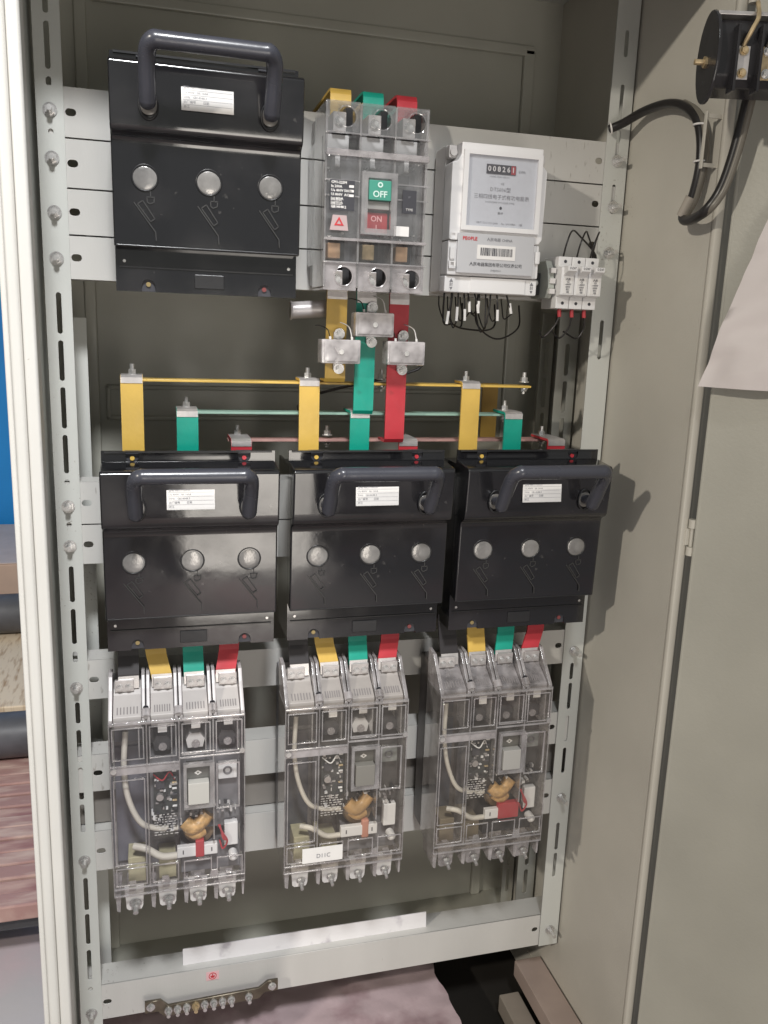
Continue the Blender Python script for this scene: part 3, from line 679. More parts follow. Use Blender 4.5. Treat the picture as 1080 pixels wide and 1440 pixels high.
b = MB(); b.box(-.010, .0035, -.028, -.003, .004, .030, .0008); b = b.build('end_bracket', BLACKM, ts); add_bolt(b, (-.003, -.0282, .018), r=.0025, h=.002, shank=.001, washer=.0035)
for i in range(3):
    q = MB(); x0 = .4755 + i * .0178
    q.tube([(x0, -.045, .0900), (x0 + .001, -.050, .106), (x0 + .012, -.040, .1215), (x0 + .030 - i * .006, -.025, .118), (.536 - i * .002, -.012, .098), (.537, -.006, .080)], .0011, 8)
    q = q.build('breaker_wire', WIREK, None, True); tag(q, ['black wire looping highest above the miniature breaker, from its left pole', 'black wire looping above the middle pole of the miniature breaker', 'short black wire looping above the right pole of the miniature breaker'][i], 'wire', 'wires above the miniature breaker')
for i in range(3):
    q = thing('red_ferrule_wire', ['red sleeved wire under the left pole of the miniature breaker', 'red sleeved wire under the middle pole of the miniature breaker', 'red sleeved wire under the right pole of the miniature breaker'][i], 'wire', (.4755 + i * .0165, -.045, .0300), 'red sleeved wires under the miniature breaker')
    b = MB(); b.cyl((0, 0, 0), (.001, 0, -.009), .0024, 12); b.build('sleeve', TOGR, q, True)
    b = MB(); b.tube([(.001, 0, -.009), (-.004 + .004 * i, .004, -.022), (-.014 + .006 * i, .01, -.034), (-.010, .03, -.026)], .0011, 8); b.build('core_wire', WIREK, q, True)

# ================================================================= BUSBARS
def strap(name, label, pts, half, m, group=None, t=.0028, ends=None, bolts=(), cat='busbar'):
    q = thing(name, label, cat, pts[0], group)
    P = [tuple(Vector(p) - Vector(pts[0])) for p in pts]
    b = MB(); b.ribbon(P, half, t); b.build('sleeve', m, q)
    for e in ends or ():
        b = MB(); b.ribbon([tuple(Vector(p) - Vector(pts[0])) for p in e], Vector(half) * .97, t * .8); b.build('bare_end', TIN, q)
    for bl, mode in bolts:
        add_bolt(q, tuple(Vector(bl) - Vector(pts[0])), mode, r=.0042, h=.004, shank=.003, washer=.0058)
    return q
# horizontal flat bars
def hbar(label, x0, x1, y0, y1, z, m, bolts):
    q = thing('horizontal_busbar', label, 'busbar', (x0, y0, z), 'flat horizontal busbars')
    b = MB(); b.box(0, x1 - x0, 0, y1 - y0, -.0013, .0013, .0003); b.build('bar', m, q)
    for x in bolts:
        o = add_bolt(q, (x - x0, (y1 - y0) / 2, .0049), 'up', r=.0045, h=.005, shank=.006, washer=.0065)
        o = add_bolt(q, (x - x0, (y1 - y0) / 2, -.0022), 'down', r=.0042, h=.003, shank=.003, washer=.006, name='nut')
    return q
hbar('long flat yellow busbar, topmost of the three horizontal bars', -.032, .455, -.026, -.002, -.065, YEL, (-.022, .175, .265, .372, .450))
hbar('long flat green busbar, second of the three horizontal bars', .026, .452, -.014, .010, -.1015, mat('pale_green_bar', (.30, .46, .38), .4), (.0365, .431))
hbar('long flat red busbar, lowest of the three horizontal bars and mostly hidden', .084, .510, .000, .024, -.1355, mat('pale_red_bar', (.52, .30, .27), .4), (.096, .205, .492))
YT = -.030
def tap(x, zb, m, word, z1, yb):
    return strap('riser_strap', word, [(x, yb, z1 + .0034), (x, YT + .003, z1 + .0034), (x, YT + .0008, z1 + .0026), (x, YT, z1), (x, YT, -.152)], (.0118, 0, 0), m, 'short riser straps above the fuse switches', ends=[[(x, yb + .001, z1 + .0040), (x, YT + .002, z1 + .0040), (x, YT - .0010, z1 + .0024), (x, YT - .0010, z1 - .0035)]])
for x, wd in ((-.0225, 'left'), (.1745, 'middle'), (.3735, 'right')):
    tap(x, 0, YEL, 'yellow riser strap up from the %s fuse switch to the yellow bar' % wd, -.0645, -.003)
for x, wd in ((.0365, 'left'), (.2355, 'middle'), (.4320, 'right')):
    tap(x, 0, GRN, 'green riser strap up from the %s fuse switch to the green bar' % wd, -.1010, .008)
for x, wd in ((.0965, 'left'), (.2965, 'middle'), (.4930, 'right')):
    tap(x, 0, RED, 'red riser strap just showing above the %s fuse switch' % wd, -.1345, .02)
b = MB(); b.ribbon([(.452, .10, -.069), (.452, .10, -.15)], (.0115, 0, 0), .003); b = b.build('rear_strap', YELSH); tag(b, 'yellow strap coloured darker as if in shade behind the yellow horizontal bar', 'busbar')
# drops from the main breaker
YM = -.036
for x, m, wd, zb in ((.2035, YEL, 'yellow', -.0612), (.2380, GRN, 'green', -.098), (.2770, RED, 'red', -.1316)):
    pts = [(x, YM + .002, .046), (x, YM, .034), (x - .0005, YM, zb + .003), (x - .0005, YM + .002, zb), (x - .0005, YM + .03, zb)]
    strap('drop_strap', wd + ' busbar strap dropping from the main breaker to the ' + wd + ' bar', pts, (.0118, 0, 0), m, 'drop straps below the main breaker', ends=[[(x, YM + .0006, .046), (x, YM - .0014, .033), (x, YM - .0014, .0335 - (.003 if m is YEL else .006))]])
# straps rising above the main breaker
for x, m, wd in ((.2110, YEL, 'yellow'), (.2475, GRN, 'green'), (.2860, RED, 'red')):
    xx = x - .0085
    strap('top_strap', wd + ' busbar strap bending back over the top of the main breaker', [(xx, -.040, .205), (xx, -.036, .232), (xx + .001, -.032, .2455), (xx + .002, -.026, .2515), (xx + .003, -.014, .2535), (xx + .004, .03, .254), (xx + .004, .10, .254)], (.0115, 0, 0), m, 'top straps above the main breaker', ends=[[(xx, -.0415, .200), (xx, -.0400, .216)]])
# straps below the fuse switches into the lower breakers
BRK = [.0185, .2155, .4070]
for k, (bx_, fx, wd) in enumerate(zip(BRK, (.037, .2355, .4345), ('left', 'middle', 'right'))):
    for x_t, x_b, m, cw in ((fx - .049, bx_ - .0530, BLKS, 'black'), (fx - .0420, bx_ - .0160, YEL, 'yellow'), (fx + .0010, bx_ + .0200, GRN, 'green'), (fx + .0440, bx_ + .0560, RED, 'red')):
        if cw == 'black': x_t = x_b
        strap('link_strap', '%s strap linking the %s fuse switch to the %s clear breaker below' % (cw, wd, wd), [(x_t, -.040, -.352), (x_t, -.0415, -.362), (x_t * .8 + x_b * .2, -.047, -.378), (x_b * .85 + x_t * .15, -.0560, -.3975), (x_b, -.0575, -.404)], (.0116, 0, 0), m, 'straps between the fuse switches and the clear breakers',
              ends=[[(x_b * .93 + x_t * .07, -.0575, -.3985), (x_b, -.0590, -.404), (x_b, -.0600, -.4125)]])
# ================================================================= CURRENT TRANSFORMER BLOCKS
for cx, cz, wd in ((.2420, .0035, 'topmost cloudy clear block, on the green strap'), (.2040, -.0272, 'left cloudy clear block on the yellow strap'), (.2800, -.0272, 'right cloudy clear block on the red strap')):
    q = thing('terminal_module', wd, 'terminal module', (cx, -.039, cz), 'cloudy clear modules on the drop straps')
    b = MB(); b.box(-.0225, .0225, -.024, .0, -.0135, .0135, .0018); b.build('housing', CTM, q, True)
    b = MB(); b.box(-.0195, .0195, -.0255, -.0243, -.0105, .0105, .0006); b.build('lid', CTM, q, True)
    for x in (-.013, .013):
        b = MB(); b.box(x - .0045, x + .0045, -.020, -.008, -.008, .007, .0006); b.build('metal_insert', TIN, q)
    b = MB(); b.cyl((0, -.0256, 0), (0, -.0264, 0), .0028, 16); b.build('centre_screw', ZINC, q, True)
    b = MB(); b.box(-.0045, .0045, -.0020, -.0004, -.0215, .0215, .0004); b.build('mounting_tab', TIN, q)
    for z in (.0195, -.0195): add_bolt(q, (.002, -.0021, z), r=.0034, h=.003, shank=.002, washer=.0062)
    for x, l in ((-.011, .012), (.014, .016)):
        b = MB(); b.tube([(x, -.018, .010), (x - .001, -.018, .0165)], .0014, 8); b.build('sleeve', FERR, q, True)
        b = MB(); b.tube([(x - .001, -.018, .016), (x - .004, -.016, .016 + l * .7), (x - .010, .0, .016 + l), (x - .012, .012, .016 + l)], .0006, 6); b.build('thin_wire', FERR if x > 0 else WIREK, q, True)
q = thing('metal_tube', 'short shiny grey tube lying level left of the yellow drop strap', 'tube', (.155, -.01, .0165))
b = MB(); b.ring((0, 0, 0), .0098, .0012, (1, 0, 0)); b.tube([(0, 0, 0), (.0417, 0, .0035)], .0098, 24, False); b.build('shell', mat('grey_tube', (.55, .52, .52), .3, metal=.3, rvar=.1), q, True)
b = MB(); b.cyl((-.0002, 0, 0), (-.0008, 0, 0), .0085, 20); b.build('bore', mat('tube_bore', (.25, .24, .23), .5), q)
b = MB(); b.tube([(.30, .03, -.02), (.33, .05, -.05), (.18, .04, -.09), (.20, .05, -.14)], .0018, 8); b = b.build('loose_cable', WIREK, None, True); tag(b, 'thin black cable hanging in the dark behind the drop straps', 'cable')

# ================================================================= LOWER CLEAR BREAKERS
def lower_breaker(cx, label, kind):
    """origin: left front bottom corner; local x 0..W, z 0..H, y from 0 back plate to -.095 front"""
    W, H = .150, .218
    t = thing('clear_breaker', label, 'circuit breaker', (cx - W / 2, 0, -.655), 'clear cased four pole breakers')
    def X(p): return (p - 178) / 706 * W
    def Z(p): return H - (p - 415) / 800 * H
    PX = (.0, .0405, .0760, .1140, W)
    b = MB(); b.box(.002, W - .002, -.040, -.004, .0, H + .022, .002); b.build('rear_body', CORE if kind != 2 else mat('breaker_core_brown', (.12, .105, .10), .4, var=.35, vscale=35), t, True)
    # terminal steps, sloping
    for i in range(4):
        x0, x1 = PX[i] + .0050, PX[i + 1] - .0050
        b = MB(); b.prism([(-.0405, H + .026), (-.058, H + .024), (-.064, H + .018), (-.0895, H + .003), (-.0895, H - .010), (-.0405, H - .010)], x0, x1, 'x', .0008)
        st = b.build('terminal_step', mat('pale_step', (.50, .47, .455), .4, var=.06) if kind == 0 else mat('greyish_step', (.38, .35, .33), .4, var=.08, vscale=50) if kind == 1 else CLEARF, t, True)
        g = MB()
        n = 7
        for k in range(n):
            xx = x0 + .004 + (x1 - x0 - .009) * k / (n - 1)
            g.prism([(-.0865, H + .0055), (-.0785, H + .0102), (-.0780, H + .0095), (-.0860, H + .0048)], xx, xx + .0012, 'x')
        g.build('vent_slot', mat('slot_grey', (.24, .22, .22), .5), st)
        # dark terminal pocket with two screws
        xc = (x0 + x1) / 2 + (.0015 if i else -.003)
        p = MB(); p.box(xc - .0105, xc + .0105, -.0635, -.0590, H + .022, H + .036, .0006); p = p.build('terminal_plate', TIN, t)
        for s in (-.0050, .0050): add_bolt(p, (xc + s, -.0636, H + .0275), r=.0030, h=.0018, shank=0.0004, washer=.0040, name='screw')
    # barrier walls
    for i in range(5):
        x = PX[i]
        b = MB()
        for x0, x1 in ([(x - .0046, x - .0006), (x + .0006, x + .0046)] if 0 < i < 4 else [(x, x + .0045)] if i == 0 else [(x - .0045, x)]):
            b.prism([(-.0410, H + .042), (-.060, H + .040), (-.0700, H + .028), (-.0940, H + .002), (-.0940, H - .006), (-.0410, H - .006)], x0, x1, 'x', .0007)
        b.build('barrier_wall', CLEARF if kind else mat('lilac_wall', (.46, .43, .43), .3, var=.10, vscale=60), t, True)
        if 0 < i < 4:
            e = MB(); e.cyl((x, -.0945, H + .004), (x, -.088, H + .010), .0052, 16); e.build('screw_post', CLEARF, t, True)
            s = MB(); s.cyl((x, -.0947, H + .0045), (x, -.0957, H + .0043), .0024, 12); s.build('cover_screw', ZINC, t, True)
            if i != 2:
                s = MB(); s.cyl((x, -.0868, H + .0125), (x, -.0876, H + .0120), .0030, 12); s.build('screw_hole', INK, t, True)
    # shell
    b = MB(); b.box(0, W, -.095, -.0415, .0, H - .0005, .0025, 3); b.build('clear_cover', CLEARW if kind else CLEAR, t, True)
    b = MB()
    b.box(0, W, -.0975, -.0940, H - .0035, H - .0005, .0007); b.box(.0, W, -.0975, -.0952, .0085, .0105, .0004); b.box(0, W, -.0975, -.0952, -.0005, .0015, .0004)
    b.box(-.0004, .0012, -.0965, -.042, .0, H, .0004); b.box(W - .0012, W + .0004, -.0965, -.042, .0, H, .0004)
    b.box(PX[1] - .0009, PX[1] + .0009, -.0968, -.060, .010, H - .003, .0004)
    b.box(PX[2] - .0009, PX[2] + .0009, -.0968, -.060, .092, H - .003, .0004)
    b.box(PX[3] - .0009, PX[3] + .0009, -.0968, -.060, .060, H - .003, .0004)
    b.box(0, PX[2], -.0972, -.0952, H - .0545, H - .0520, .0005); b.box(PX[2], W, -.0972, -.0952, H - .0505, H - .0482, .0005)
    b.box(PX[2] + .002, PX[3] + .002, -.0975, -.0952, H - .0440, H - .0425, .0005)
    b.build('clear_rib', CLEARR, t, True)
    for i in range(4):
        a_, b_ = PX[i] + .0028, PX[i + 1] - .0028
        for z0, z1 in ((H - .0460, H - .0070), (.0130, .0360)) + (((.0400, H - .0700),) if i == 0 else ()):
            m = MB(); m.plate(rect(a_, b_, z0, z1), [rect(a_ + .0013, b_ - .0013, z0 + .0013, z1 - .0013)], -.0968, -.0953); m.build('moulded_frame', CLEARR, t)
        m = MB(); m.box(b_ - .0062, b_ - .0048, -.0945, -.0700, H - .046, H - .010); m.build('inner_rib', CLEARR, t)
        m = MB(); m.box((a_ + b_) / 2 - .004, (a_ + b_) / 2 + .004, -.0945, -.0800, .0040, .0080, .0005); m.build('inner_stop', CLEARF, t)
    # band between window row and mechanism
    b = MB(); b.box(.001, PX[2], -.0960, -.0952, H - .0640, H - .0545); b.build('clear_band', CLEARF, t)
    # white tabs and dark chutes in window row
    for i, (a, z) in enumerate(((.0530, H - .0185), (.0900, H - .0170), (.1265, H - .0160))):
        m = MB(); m.box(a, a + .0100, -.0900, -.0890, z, z + .0105); m.build('white_tab', LABEL if kind == 0 or i != 1 else OFFW, t)
        m = MB(); m.prism([(a - .004, H - .046), (a + .013, H - .046), (a + .015, H - .036), (a + .010, H - .028), (a - .002, H - .028), (a - .006, H - .036)], -.080, -.0405, 'y'); m.build('arc_chute', CORED if i != 1 or kind == 2 else OFFW, t)
        m = MB(); m.cyl((a + .005, -.0802, H - .041), (a + .005, -.082, H - .041), .0048, 16); m.build('chute_post', CLEARF, t, True)
    m = MB(); m.box(.004, .036, -.046, -.0405, H - .048, H - .004); m.build('pole_back', mat('bluish_grey_inner', (.22, .23, .27), .35) if kind == 0 else CORED, t)
    m = MB(); m.box(.003, .0375, -.0445, -.0402, .012, H - .056); m.build('inner_wall', mat('inner_slate', (.17, .17, .20), .3, var=.3, vscale=18) if kind == 0 else mat('inner_slate_dark', (.07, .075, .09), .3, var=.4, vscale=18), t)
    # toggle in pole three
    x0, x1, z0, z1 = .0800, .1150, H - .1130, H - .0560
    m = MB(); m.plate(rect(x0, x1, z0, z1), [rect(x0 + .0035, x1 - .0055, z0 + .006, z1 - .004)], -.1010, -.0955); m.build('toggle_frame', CLEARR, t, True)
    m = MB(); m.box(x0 + .0035, x1 - .0055, -.0925, -.085, z0 + .006, z1 - .004); sl = m.build('toggle_slot', TOGDK, t)
    m = MB(); m.box(x0 + .0048, x1 - .0064, -.1045, -.0930, z0 + .0075, z0 + .0345, .001); m.build('toggle_handle', mat('toggle_pale', (.50, .49, .46), .45) if kind == 0 else TOGGREY if kind == 2 else mat('toggle_dim', (.22, .21, .19), .4), t, True)
    xm = x0 + .0165; zm = z1 - .0155
    m = MB(); m.prism([(xm - .0042, zm), (xm, zm - .0030), (xm + .0042, zm), (xm, zm + .0030)], -.0931, -.0926, 'y'); m = m.build('maker_emblem', LABEL, sl)
    m = MB(); m.prism([(xm - .0016, zm), (xm, zm - .0012), (xm + .0016, zm), (xm, zm + .0012)], -.0934, -.0932, 'y'); m.build('emblem_centre', TOGDK, sl)
    # electronics, pole two and four
    rnd = random.Random(20 + kind)
    m = MB(); m.box(PX[1] + .006, PX[2] - .002, -.0840, -.0820, H - .125, H - .066); pc = m.build('circuit_board', PCB, t)
    for k in range(34):
        c = MB(); xx = rnd.uniform(PX[1] + .006, PX[2] - .006); zz = rnd.uniform(H - .124, H - .070); s = rnd.uniform(.0015, .004)
        c.box(xx, xx + s, -.0842 - rnd.uniform(.001, .004), -.0841, zz, zz + rnd.uniform(.0012, .003)); c.build('board_component', rnd.choice([TIN, INK, WHITE, CORED, CLEARF, ZINC]), pc)
    m = MB()
    for r in range(9):
        xx = PX[1] + .006
        while xx < PX[2] - .006:
            l = rnd.uniform(.0010, .0045); m.box(xx, xx + l, -.0846, -.0843, H - .126 - r * .0032, H - .1252 - r * .0032); xx += l + rnd.uniform(.0008, .003)
    m.build('printed_line', LABEL, pc)
    for k in range(7):
        m = MB(); z_ = H - .070 - k * .0075; m.cyl((PX[2] - .0085, -.0855, z_), (PX[2] - .0035, -.0855, z_), .0013, 8); m.build('resistor', (WHITE, INK, BRASS)[k % 3], pc, True)
    m = MB(); m.box(PX[1] + .0085, PX[1] + .0185, -.0880, -.0842, H - .090, H - .080, .0004); m.build('relay_chip', INK, pc)
    m = MB(); m.cyl((PX[1] + .013, -.0842, H - .101), (PX[1] + .013, -.0890, H - .101), .0042, 16); m.build('capacitor', TIN, pc, True)
    m = MB(); m.tube([(PX[1] + .006, -.086, H - .072), (PX[1] + .016, -.091, H - .078), (PX[1] + .024, -.088, H - .070), (PX[1] + .030, -.084, H - .082)], .0008, 6); m.build('thin_jumper', WHITE if kind else TOGR, pc, True)
    m = MB(); m.box(PX[3] + .006, W - .008, -.0840, -.080, H - .088, H - .066, .001); m = m.build('test_button_block', WHITE if kind == 0 else mat('block_murky', (.25, .26, .25), .3, var=.4, vscale=60), t, True)
    c = MB(); c.ring((PX[3] + .017, -.0842, H - .077), .0042, .0012); c.build('button_ring', CORE, m, True)
    m = MB(); m.plate(rect(PX[3] + .003, W - .006, H - .118, H - .060), [rect(PX[3] + .0048, W - .0078, H - .1162, H - .0618)], -.0975, -.0952); m.build('button_frame', CLEARR, t)
    for k in range(60):
        c = MB(); xx = rnd.uniform(PX[1] + .002, W - .010); zz = rnd.uniform(H - .152, H - .118); s = rnd.uniform(.001, .0045)
        c.box(xx, xx + s, -.0800 - rnd.uniform(0, .006), -.0760, zz, zz + rnd.uniform(.001, .005)); c.build('small_component', rnd.choice([TIN, CORED, WHITE, OFFW, CLEARF, INK, CORE]), t)
    # mechanism block behind
    m = MB(); m.box(PX[1] + .002, W - .004, -.0745, -.0405, H - .155, H - .056, .001); m.build('mechanism_block', CORE if kind == 0 else mat('mechanism_dark', (.07, .066, .064), .35, var=.4, vscale=40), t, True)
    # coil with amber tape
    zc = .062
    m = MB(); m.tube([(X(560), -.080, Z(930) ), (X(600), -.084, Z(955)), (X(650), -.080, Z(940)), (X(690), -.078, Z(905))], .0085, 14); m.tube([(X(580), -.078, Z(975)), (X(620), -.082, Z(990)), (X(660), -.078, Z(985))], .007, 14)
    m.build('taped_coil', ORANGE if kind != 1 else mat('amber_tape_dim', (.5, .3, .12), .4, var=.25, vscale=70), t, True)
    for k in range(9):
        a_ = .35 + k * .33; m = MB(); m.ring((X(640) + .013 * math.cos(a_), -.062, Z(1010) + .013 * math.sin(a_)), .0066, .0007, (-math.sin(a_), 0, math.cos(a_)), 14, 6); m.build('winding_turn', COPPER if k % 2 else ORANGE, t, True)
    m = MB(); m.ring((X(640), -.062, Z(1010)), .013, .006, (0, -1, .2)); m.build('coil_core', mat('coil_brown', (.28, .19, .11), .4, var=.3), t, True)
    # white leads
    m = MB(); m.tube([(X(258), -.070, Z(500)), (X(246), -.076, Z(650)), (X(262), -.082, Z(780)), (X(320), -.084, Z(895)), (X(400), -.082, Z(940)), (X(520), -.076, Z(965))], .0034 if kind == 0 else .0028, 12); m.build('white_lead', WIREW, t, True)
    m = MB(); m.tube([(X(285), -.076, Z(1030)), (X(350), -.082, Z(1035)), (X(430), -.084, Z(1075)), (X(515), -.082, Z(1085))], .0042 if kind == 0 else .0034, 12); m.build('white_lead', WIREW, t, True)
    # white bar switch with red band
    m = MB(); m.box(X(515), X(735), -.0885, -.0815, Z(1085), Z(1035), .0008); ws = m.build('white_link', WHITE, t)
    if kind != 1:
        m = MB(); a_, b_ = (X(615), X(662)) if kind == 0 else (X(600), X(735))
        m.box(a_, b_, -.0895, -.0810, Z(1090), Z(1010), .001); m.build('red_band', TOGR, t)
        m = MB()
        for k in range(3): m.tube([(X(740) + .001 * k, -.086, Z(950)), (X(765), -.090, Z(985 + 12 * k)), (X(790), -.088, Z(1030)), (X(765), -.086, Z(1070)), (X(748), -.084, Z(1030))], .0010, 8)
        m.build('red_wire', TOGR, t, True)
    else:
        m = MB(); m.box(X(640), X(685), -.0890, -.0810, Z(1100), Z(1010), .002); m.build('copper_band', mat('pinkish_copper', (.55, .25, .18), .4, var=.2), t)
    for xx in (545, 700):
        m = MB(); m.box(X(xx), X(xx) + .0012, -.0890, -.0884, Z(1068), Z(1050)); m.build('link_mark', INK, ws)
    m = MB(); m.box(X(775), X(850), -.0850, -.0760, Z(1060), Z(950), .001); m.build('white_relay', WHITE, t)
    m = MB(); m.dome((X(822), -.0915, Z(1105)), .0042, .003); m.cyl((X(822), -.091, Z(1105)), (X(822), -.080, Z(1105)), .0052, 16); m.build('white_knob', WHITE, t, True)
    # lower terminals: pale plates
    for i in range(2):
        a = X(250 + 165 * i)
        m = MB(); m.box(a, a + .020, -.074, -.0405, Z(1210), Z(1090 + 25 * i), .001); m.build('terminal_pad', PALEY if kind != 2 else mat('murky_pad', (.22, .18, .12), .4, var=.3), t)
    m = MB(); m.box(PX[2], W - .004, -.072, -.0405, .004, .040, .001); m.build('terminal_wall', CORE if kind != 2 else CORED, t)
    # bottom feet: forks with bolts
    for i in range(4):
        xc = (.022, .060, .0955, .130)[i]
        m = MB(); m.prism([(xc - .0115, .002), (xc - .0095, -.026), (xc - .0070, -.0285), (xc + .0075, -.0285), (xc + .0095, -.024), (xc + .0110, .002)], -.084, -.0800, 'y', .0005); ft = m.build('terminal_foot', CLEARF if kind == 2 else OFFW, t, True)
        m = MB(); m.box(xc - .0085, xc + .0085, -.0720, -.0605, -.004, .006, .0008); m.build('terminal_lug', TIN, t)
        add_bolt(t, (xc + .001, -.0843, -.0195), r=(.0058 if i == 0 else .0050) if kind == 0 else .0040, h=.005, shank=.007, washer=.0072 if kind == 0 else .0055, name='terminal_bolt', rot=(.35, 0, 0))
    for i, xx in enumerate((.001, .0405, .0780, .1130, W - .004)):
        m = MB(); m.prism([(xx, .001), (xx + .001, -.022), (xx + .005, -.024) if i < 4 else (xx + .003, -.022), (xx + .0065, .001) if i < 4 else (xx + .004, .001)], -.0920, -.0500, 'y', .0004); m.build('side_fin', CLEARF, t, True)
    for xx in (.052, .108):
        m = MB(); m.prism([(xx, .009), (xx + .002, .020), (xx + .009, .020), (xx + .012, .009)], -.0965, -.0945, 'y', .0004); m.build('cover_latch', CLEARR, t)
    for xx, zz in ((.004, H - .058), (W - .003, H - .046)):
        m = MB(); m.cyl((xx, -.0955, zz), (xx, -.0985, zz), .0032, 14); m.build('cover_screw', ZINC, t, True)
    if kind == 1:
        m = MB(); m.box(.022, .072, -.0990, -.0982, .0130, .0330); m = m.build('paper_label', LABEL, t)
        text('D11C', .0080, INKG, m, (.048, -.0994, .0215), sx=.9)
    return t
lower_breaker(BRK[0], 'clear cased breaker at left of the bottom row, red band inside', 0)
lower_breaker(BRK[1], 'clear cased breaker in the middle of the bottom row, with a white handwritten label', 1)
lower_breaker(BRK[2], 'clear cased breaker at right of the bottom row, dim beside the right post', 2)

# ================================================================= BOTTOM RAIL ITEMS
b = MB(); b.box(.0, .347, -.001, .001, -.0135, .0135, .0003, rot=('X', -.12)); b = b.build('white_strip', STRIPW); b.location = (.0215, .018, -.8540 + .0085)
tag(b, 'long scuffed white plastic strip standing on the bottom rail', 'strip')
eb = thing('earth_bar', 'bronze coloured earthing bar with a row of bolts on the bottom rail', 'earth bar', (-.029, -.002, -.890))
b = MB(); b.plate([(0, -.006), (.0165, -.006), (.024, -.0145), (.030, -.0155), (.150, -.0125), (.158, -.004), (.176, -.004), (.176, .012), (.162, .012), (.150, .003), (.030, .000), (.020, .0105), (0, .0105)], [circ(.0075, .003, .003, 12), circ(.168, .004, .003, 12)], -.010, -.006); b.build('bar', EARTHB, eb)
for i in range(10):
    x = .030 + .0118 * i
    if i == 8: continue
    o = MB(); o.cyl((x, -.010, -.006), (x, -.0125, -.006), .0052, 14); o.cyl((x, -.0125, -.006), (x, -.0165, -.006), .0040, 6); o.cyl((x, -.0165, -.006), (x, -.022, -.006), .0026, 10); o = o.build('bolt', ZINC if i != 3 else BRASS, eb, True, 30)
for x, z in ((.0075, .003), (.168, .004)): add_bolt(eb, (x, -.0101, z), r=.0040, h=.003, shank=.001, washer=.0056)
b = MB(); b.cyl((.138, -.010, -.005), (.138, -.0108, -.005), .0030, 12); b.build('empty_hole', INK, eb)
es = thing('earth_sticker', 'small round red earth symbol sticker above the earthing bar', 'sticker', (.0600, .0022, -.8665))
b = MB(); b.box(-.0085, .0085, -.0006, 0, -.0065, .0065); b.build('backing', mat('pink_sticker', (.80, .50, .52), .5), es)
b = MB(); b.ring((0, -.0007, 0), .0048, .0005); b.build('ring', INKR, es)
text('⏚', .008, INKR, es, (0, -.0010, 0), bold=.0003)

# ================================================================= RIGHT SIDE: CABLE, TERMINAL BLOCK, PAPER
import math as _m
def onwall(y, z, off=.012): return (XR - off, y, z)
cb = thing('door_cable', 'thick black cable looping from the right post across the side wall to the door', 'cable', (.56, -.01, .25))
o0 = Vector(cb.location)
pts = [(.545, -.004, .247), (.555, -.018, .252), (.565, -.045, .260), (.567, -.085, .259), (.566, -.118, .251), (.565, -.146, .236), (.565, -.162, .215), (.565, -.168, .182), (.564, -.162, .149), (.560, -.154, .130), (.557, -.170, .124), (.554, -.200, .129), (.563, -.209, .148), (.568, -.216, .178), (.571, -.222, .215), (.574, -.228, .262)]
b = MB(); b.tube([Vector(p) - o0 for p in pts], .0052, 12); b.build('cable_bundle', WIREK, cb, True)
b = MB(); b.tube([Vector(p) - o0 + Vector((.002, -.004, .001)) for p in pts[4:]], .0040, 10); b.build('spiral_wrap', WIREG, cb, True)
b = MB(); b.tube([Vector(p) - o0 + Vector((-.002, .0, .0)) for p in pts[8:10]], .0058, 10); b.build('tape', mat('grey_tape', (.40, .36, .31), .4), cb, True)
for p in ((.545, -.006, .2475), (.565, -.160, .222), (.565, -.168, .184)):
    b = MB(); b.ring(Vector(p) - o0, .0065, .0011, (0, 0, 1) if p[1] < -.05 else (1, -.4, .3)); b.build('cable_tie', FERR, cb, True)
hk = thing('cable_bracket', 'pale metal bracket on the side wall that holds the black cable', 'bracket', (XR, -.178, .203))
b = MB(); b.box(-.018, 0, -.0008, .0008, -.026, -.022); b.box(-.018, 0, -.0008, .0008, .022, .026); b.box(-.0196, -.018, -.0022, .0022, -.028, .028, .0005); b.build('bracket_arm', WALLP, hk)
def onD(px, pz, off=0):   # point on the door's inner face: distance along door, height
    return door.location + Matrix.Rotation(dang - PI / 2, 3, 'Z') @ Vector((px, -.0125 - off, pz))
R3 = dang - PI / 2
tb = thing('bakelite_terminal_block', 'dark brown bakelite terminal block with screws on the upper door', 'terminal block', (.524, -.235, .2560))
tb.rotation_euler = (0, 0, math.radians(-14))
b = MB(); b.box(.03, .16, .0005, .004, -.02, .02); b.box(.085, .110, .0045, .05, -.012, .012); b.build('standoff_bracket', WALLP, tb)
L_ = .19
b = MB(); b.prism([(0, -.030), (-.030, -.028), (-.036, -.018), (-.036, .018), (-.030, .030), (0, .030)], -.012, L_, 'x', .002); b.build('block_body', BAKEL, tb, True)
for sgn in (-1,):
    b = MB(); b.prism([(.003 * 0 - .020 + .026 * math.cos(2 * PI * k / 28), .040 * math.sin(2 * PI * k / 28)) for k in range(28)], -.016, -.0125, 'x', .001); b.build('end_plate', BAKEL, tb, True)
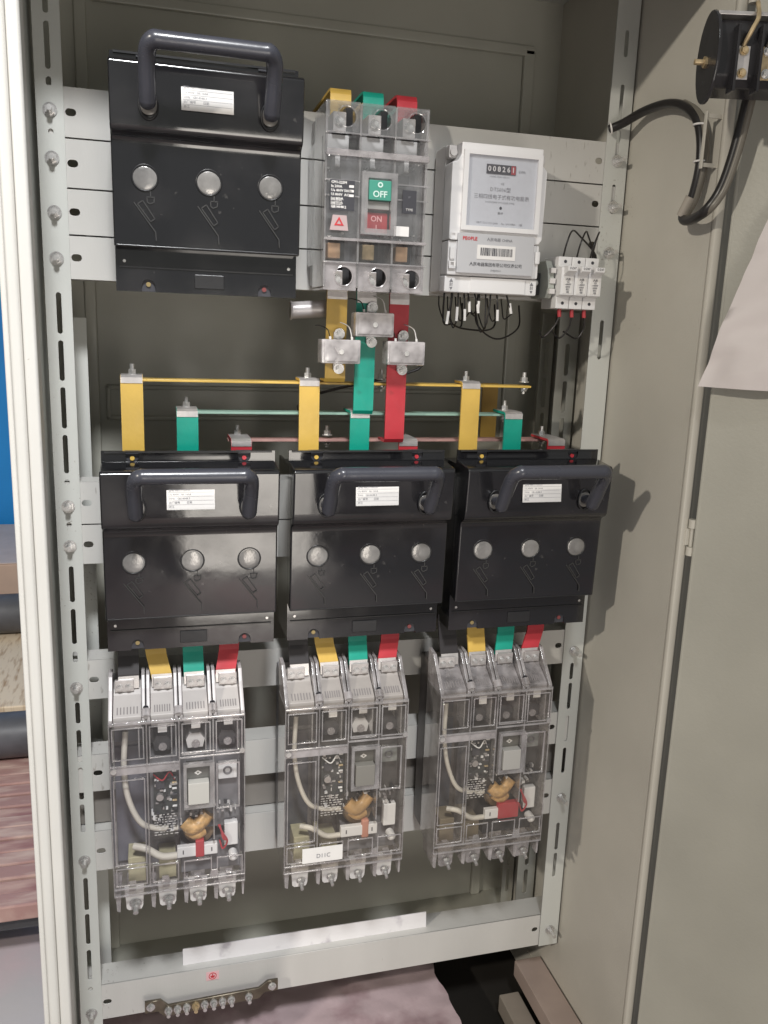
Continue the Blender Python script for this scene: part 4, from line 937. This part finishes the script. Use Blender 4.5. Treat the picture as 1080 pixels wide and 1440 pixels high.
for i in range(8):
    x = .010 + i * .022
    b = MB(); b.box(x - .009, x - .0065, -.046, -.030, -.034, .022, .0006); b.build('barrier', BAKEL, tb)
    b = MB(); b.box(x - .005, x + .007, -.0375, -.0362, -.022, .006, .0003); p = b.build('contact_plate', TIN if i % 3 != 1 else BRASS, tb)
    for z in (-.017, .002): add_bolt(p, (x + .001, -.0376, z), r=.0030, h=.002, shank=.0005, washer=.0042, m=ZINC if i % 2 else BRASS)
    b = MB(); b.tube([(x, -.038, .006), (x + .004, -.044, .018), (x + .010, -.040, .030), (x + .012, -.03, .045)], .0020, 8); b.build('lead_wire', WIREG if i % 2 else BRASS, tb, True)
b = MB(); b.box(-.014, L_, -.034, -.006, .0325, .036, .0006); b.build('top_strip', TIN, tb)
b = MB(); b.cyl((-.0161, -.020, -.004), (-.0185, -.020, -.004), .0052, 6); b.cyl((-.0185, -.020, -.004), (-.027, -.020, -.004), .0026, 10); b.build('end_bolt', BRASS, tb, True)

# paper sheet hanging on the door, bottom edge curled outward
bm_ = bmesh.new(); nx, nz = 40, 50; rows = []
for j in range(nz + 1):
    tz = j / nz; row = []
    for i in range(nx + 1):
        tx = i / nx
        z = -.049 + .30 * tz
        left = -.006 + .085 * tz ** 1.05
        x = left + .30 * tx
        off = .004 + .022 * (1 - tz) ** 1.6 * (.75 + .25 * math.cos(tx * 5)) + .004 * math.sin(tx * 9 + tz * 4) + .006 * mn.noise(Vector((tx * 6, tz * 7, 2))) + .003 * mn.noise(Vector((tx * 15, tz * 17, 7)))
        row.append(bm_.verts.new((x, -.0125 - off, z)))
    rows.append(row)
for j in range(nz):
    for i in range(nx): bm_.faces.new((rows[j][i], rows[j][i + 1], rows[j + 1][i + 1], rows[j + 1][i]))
r_ = bmesh.ops.extrude_face_region(bm_, geom=bm_.faces[:])
for q in [g for g in r_['geom'] if isinstance(g, bmesh.types.BMVert)]: q.co.y += .0004
bmesh.ops.recalc_face_normals(bm_, faces=bm_.faces[:])
b = MB(); b.bm.free(); b.bm = bm_
pp = b.build('paper_sheet', PAPER, None, True, 80); pp.location = door.location; pp.rotation_euler = (0, 0, R3)
tag(pp, 'blank white paper sheet hanging askew on the open door', 'paper sheet')
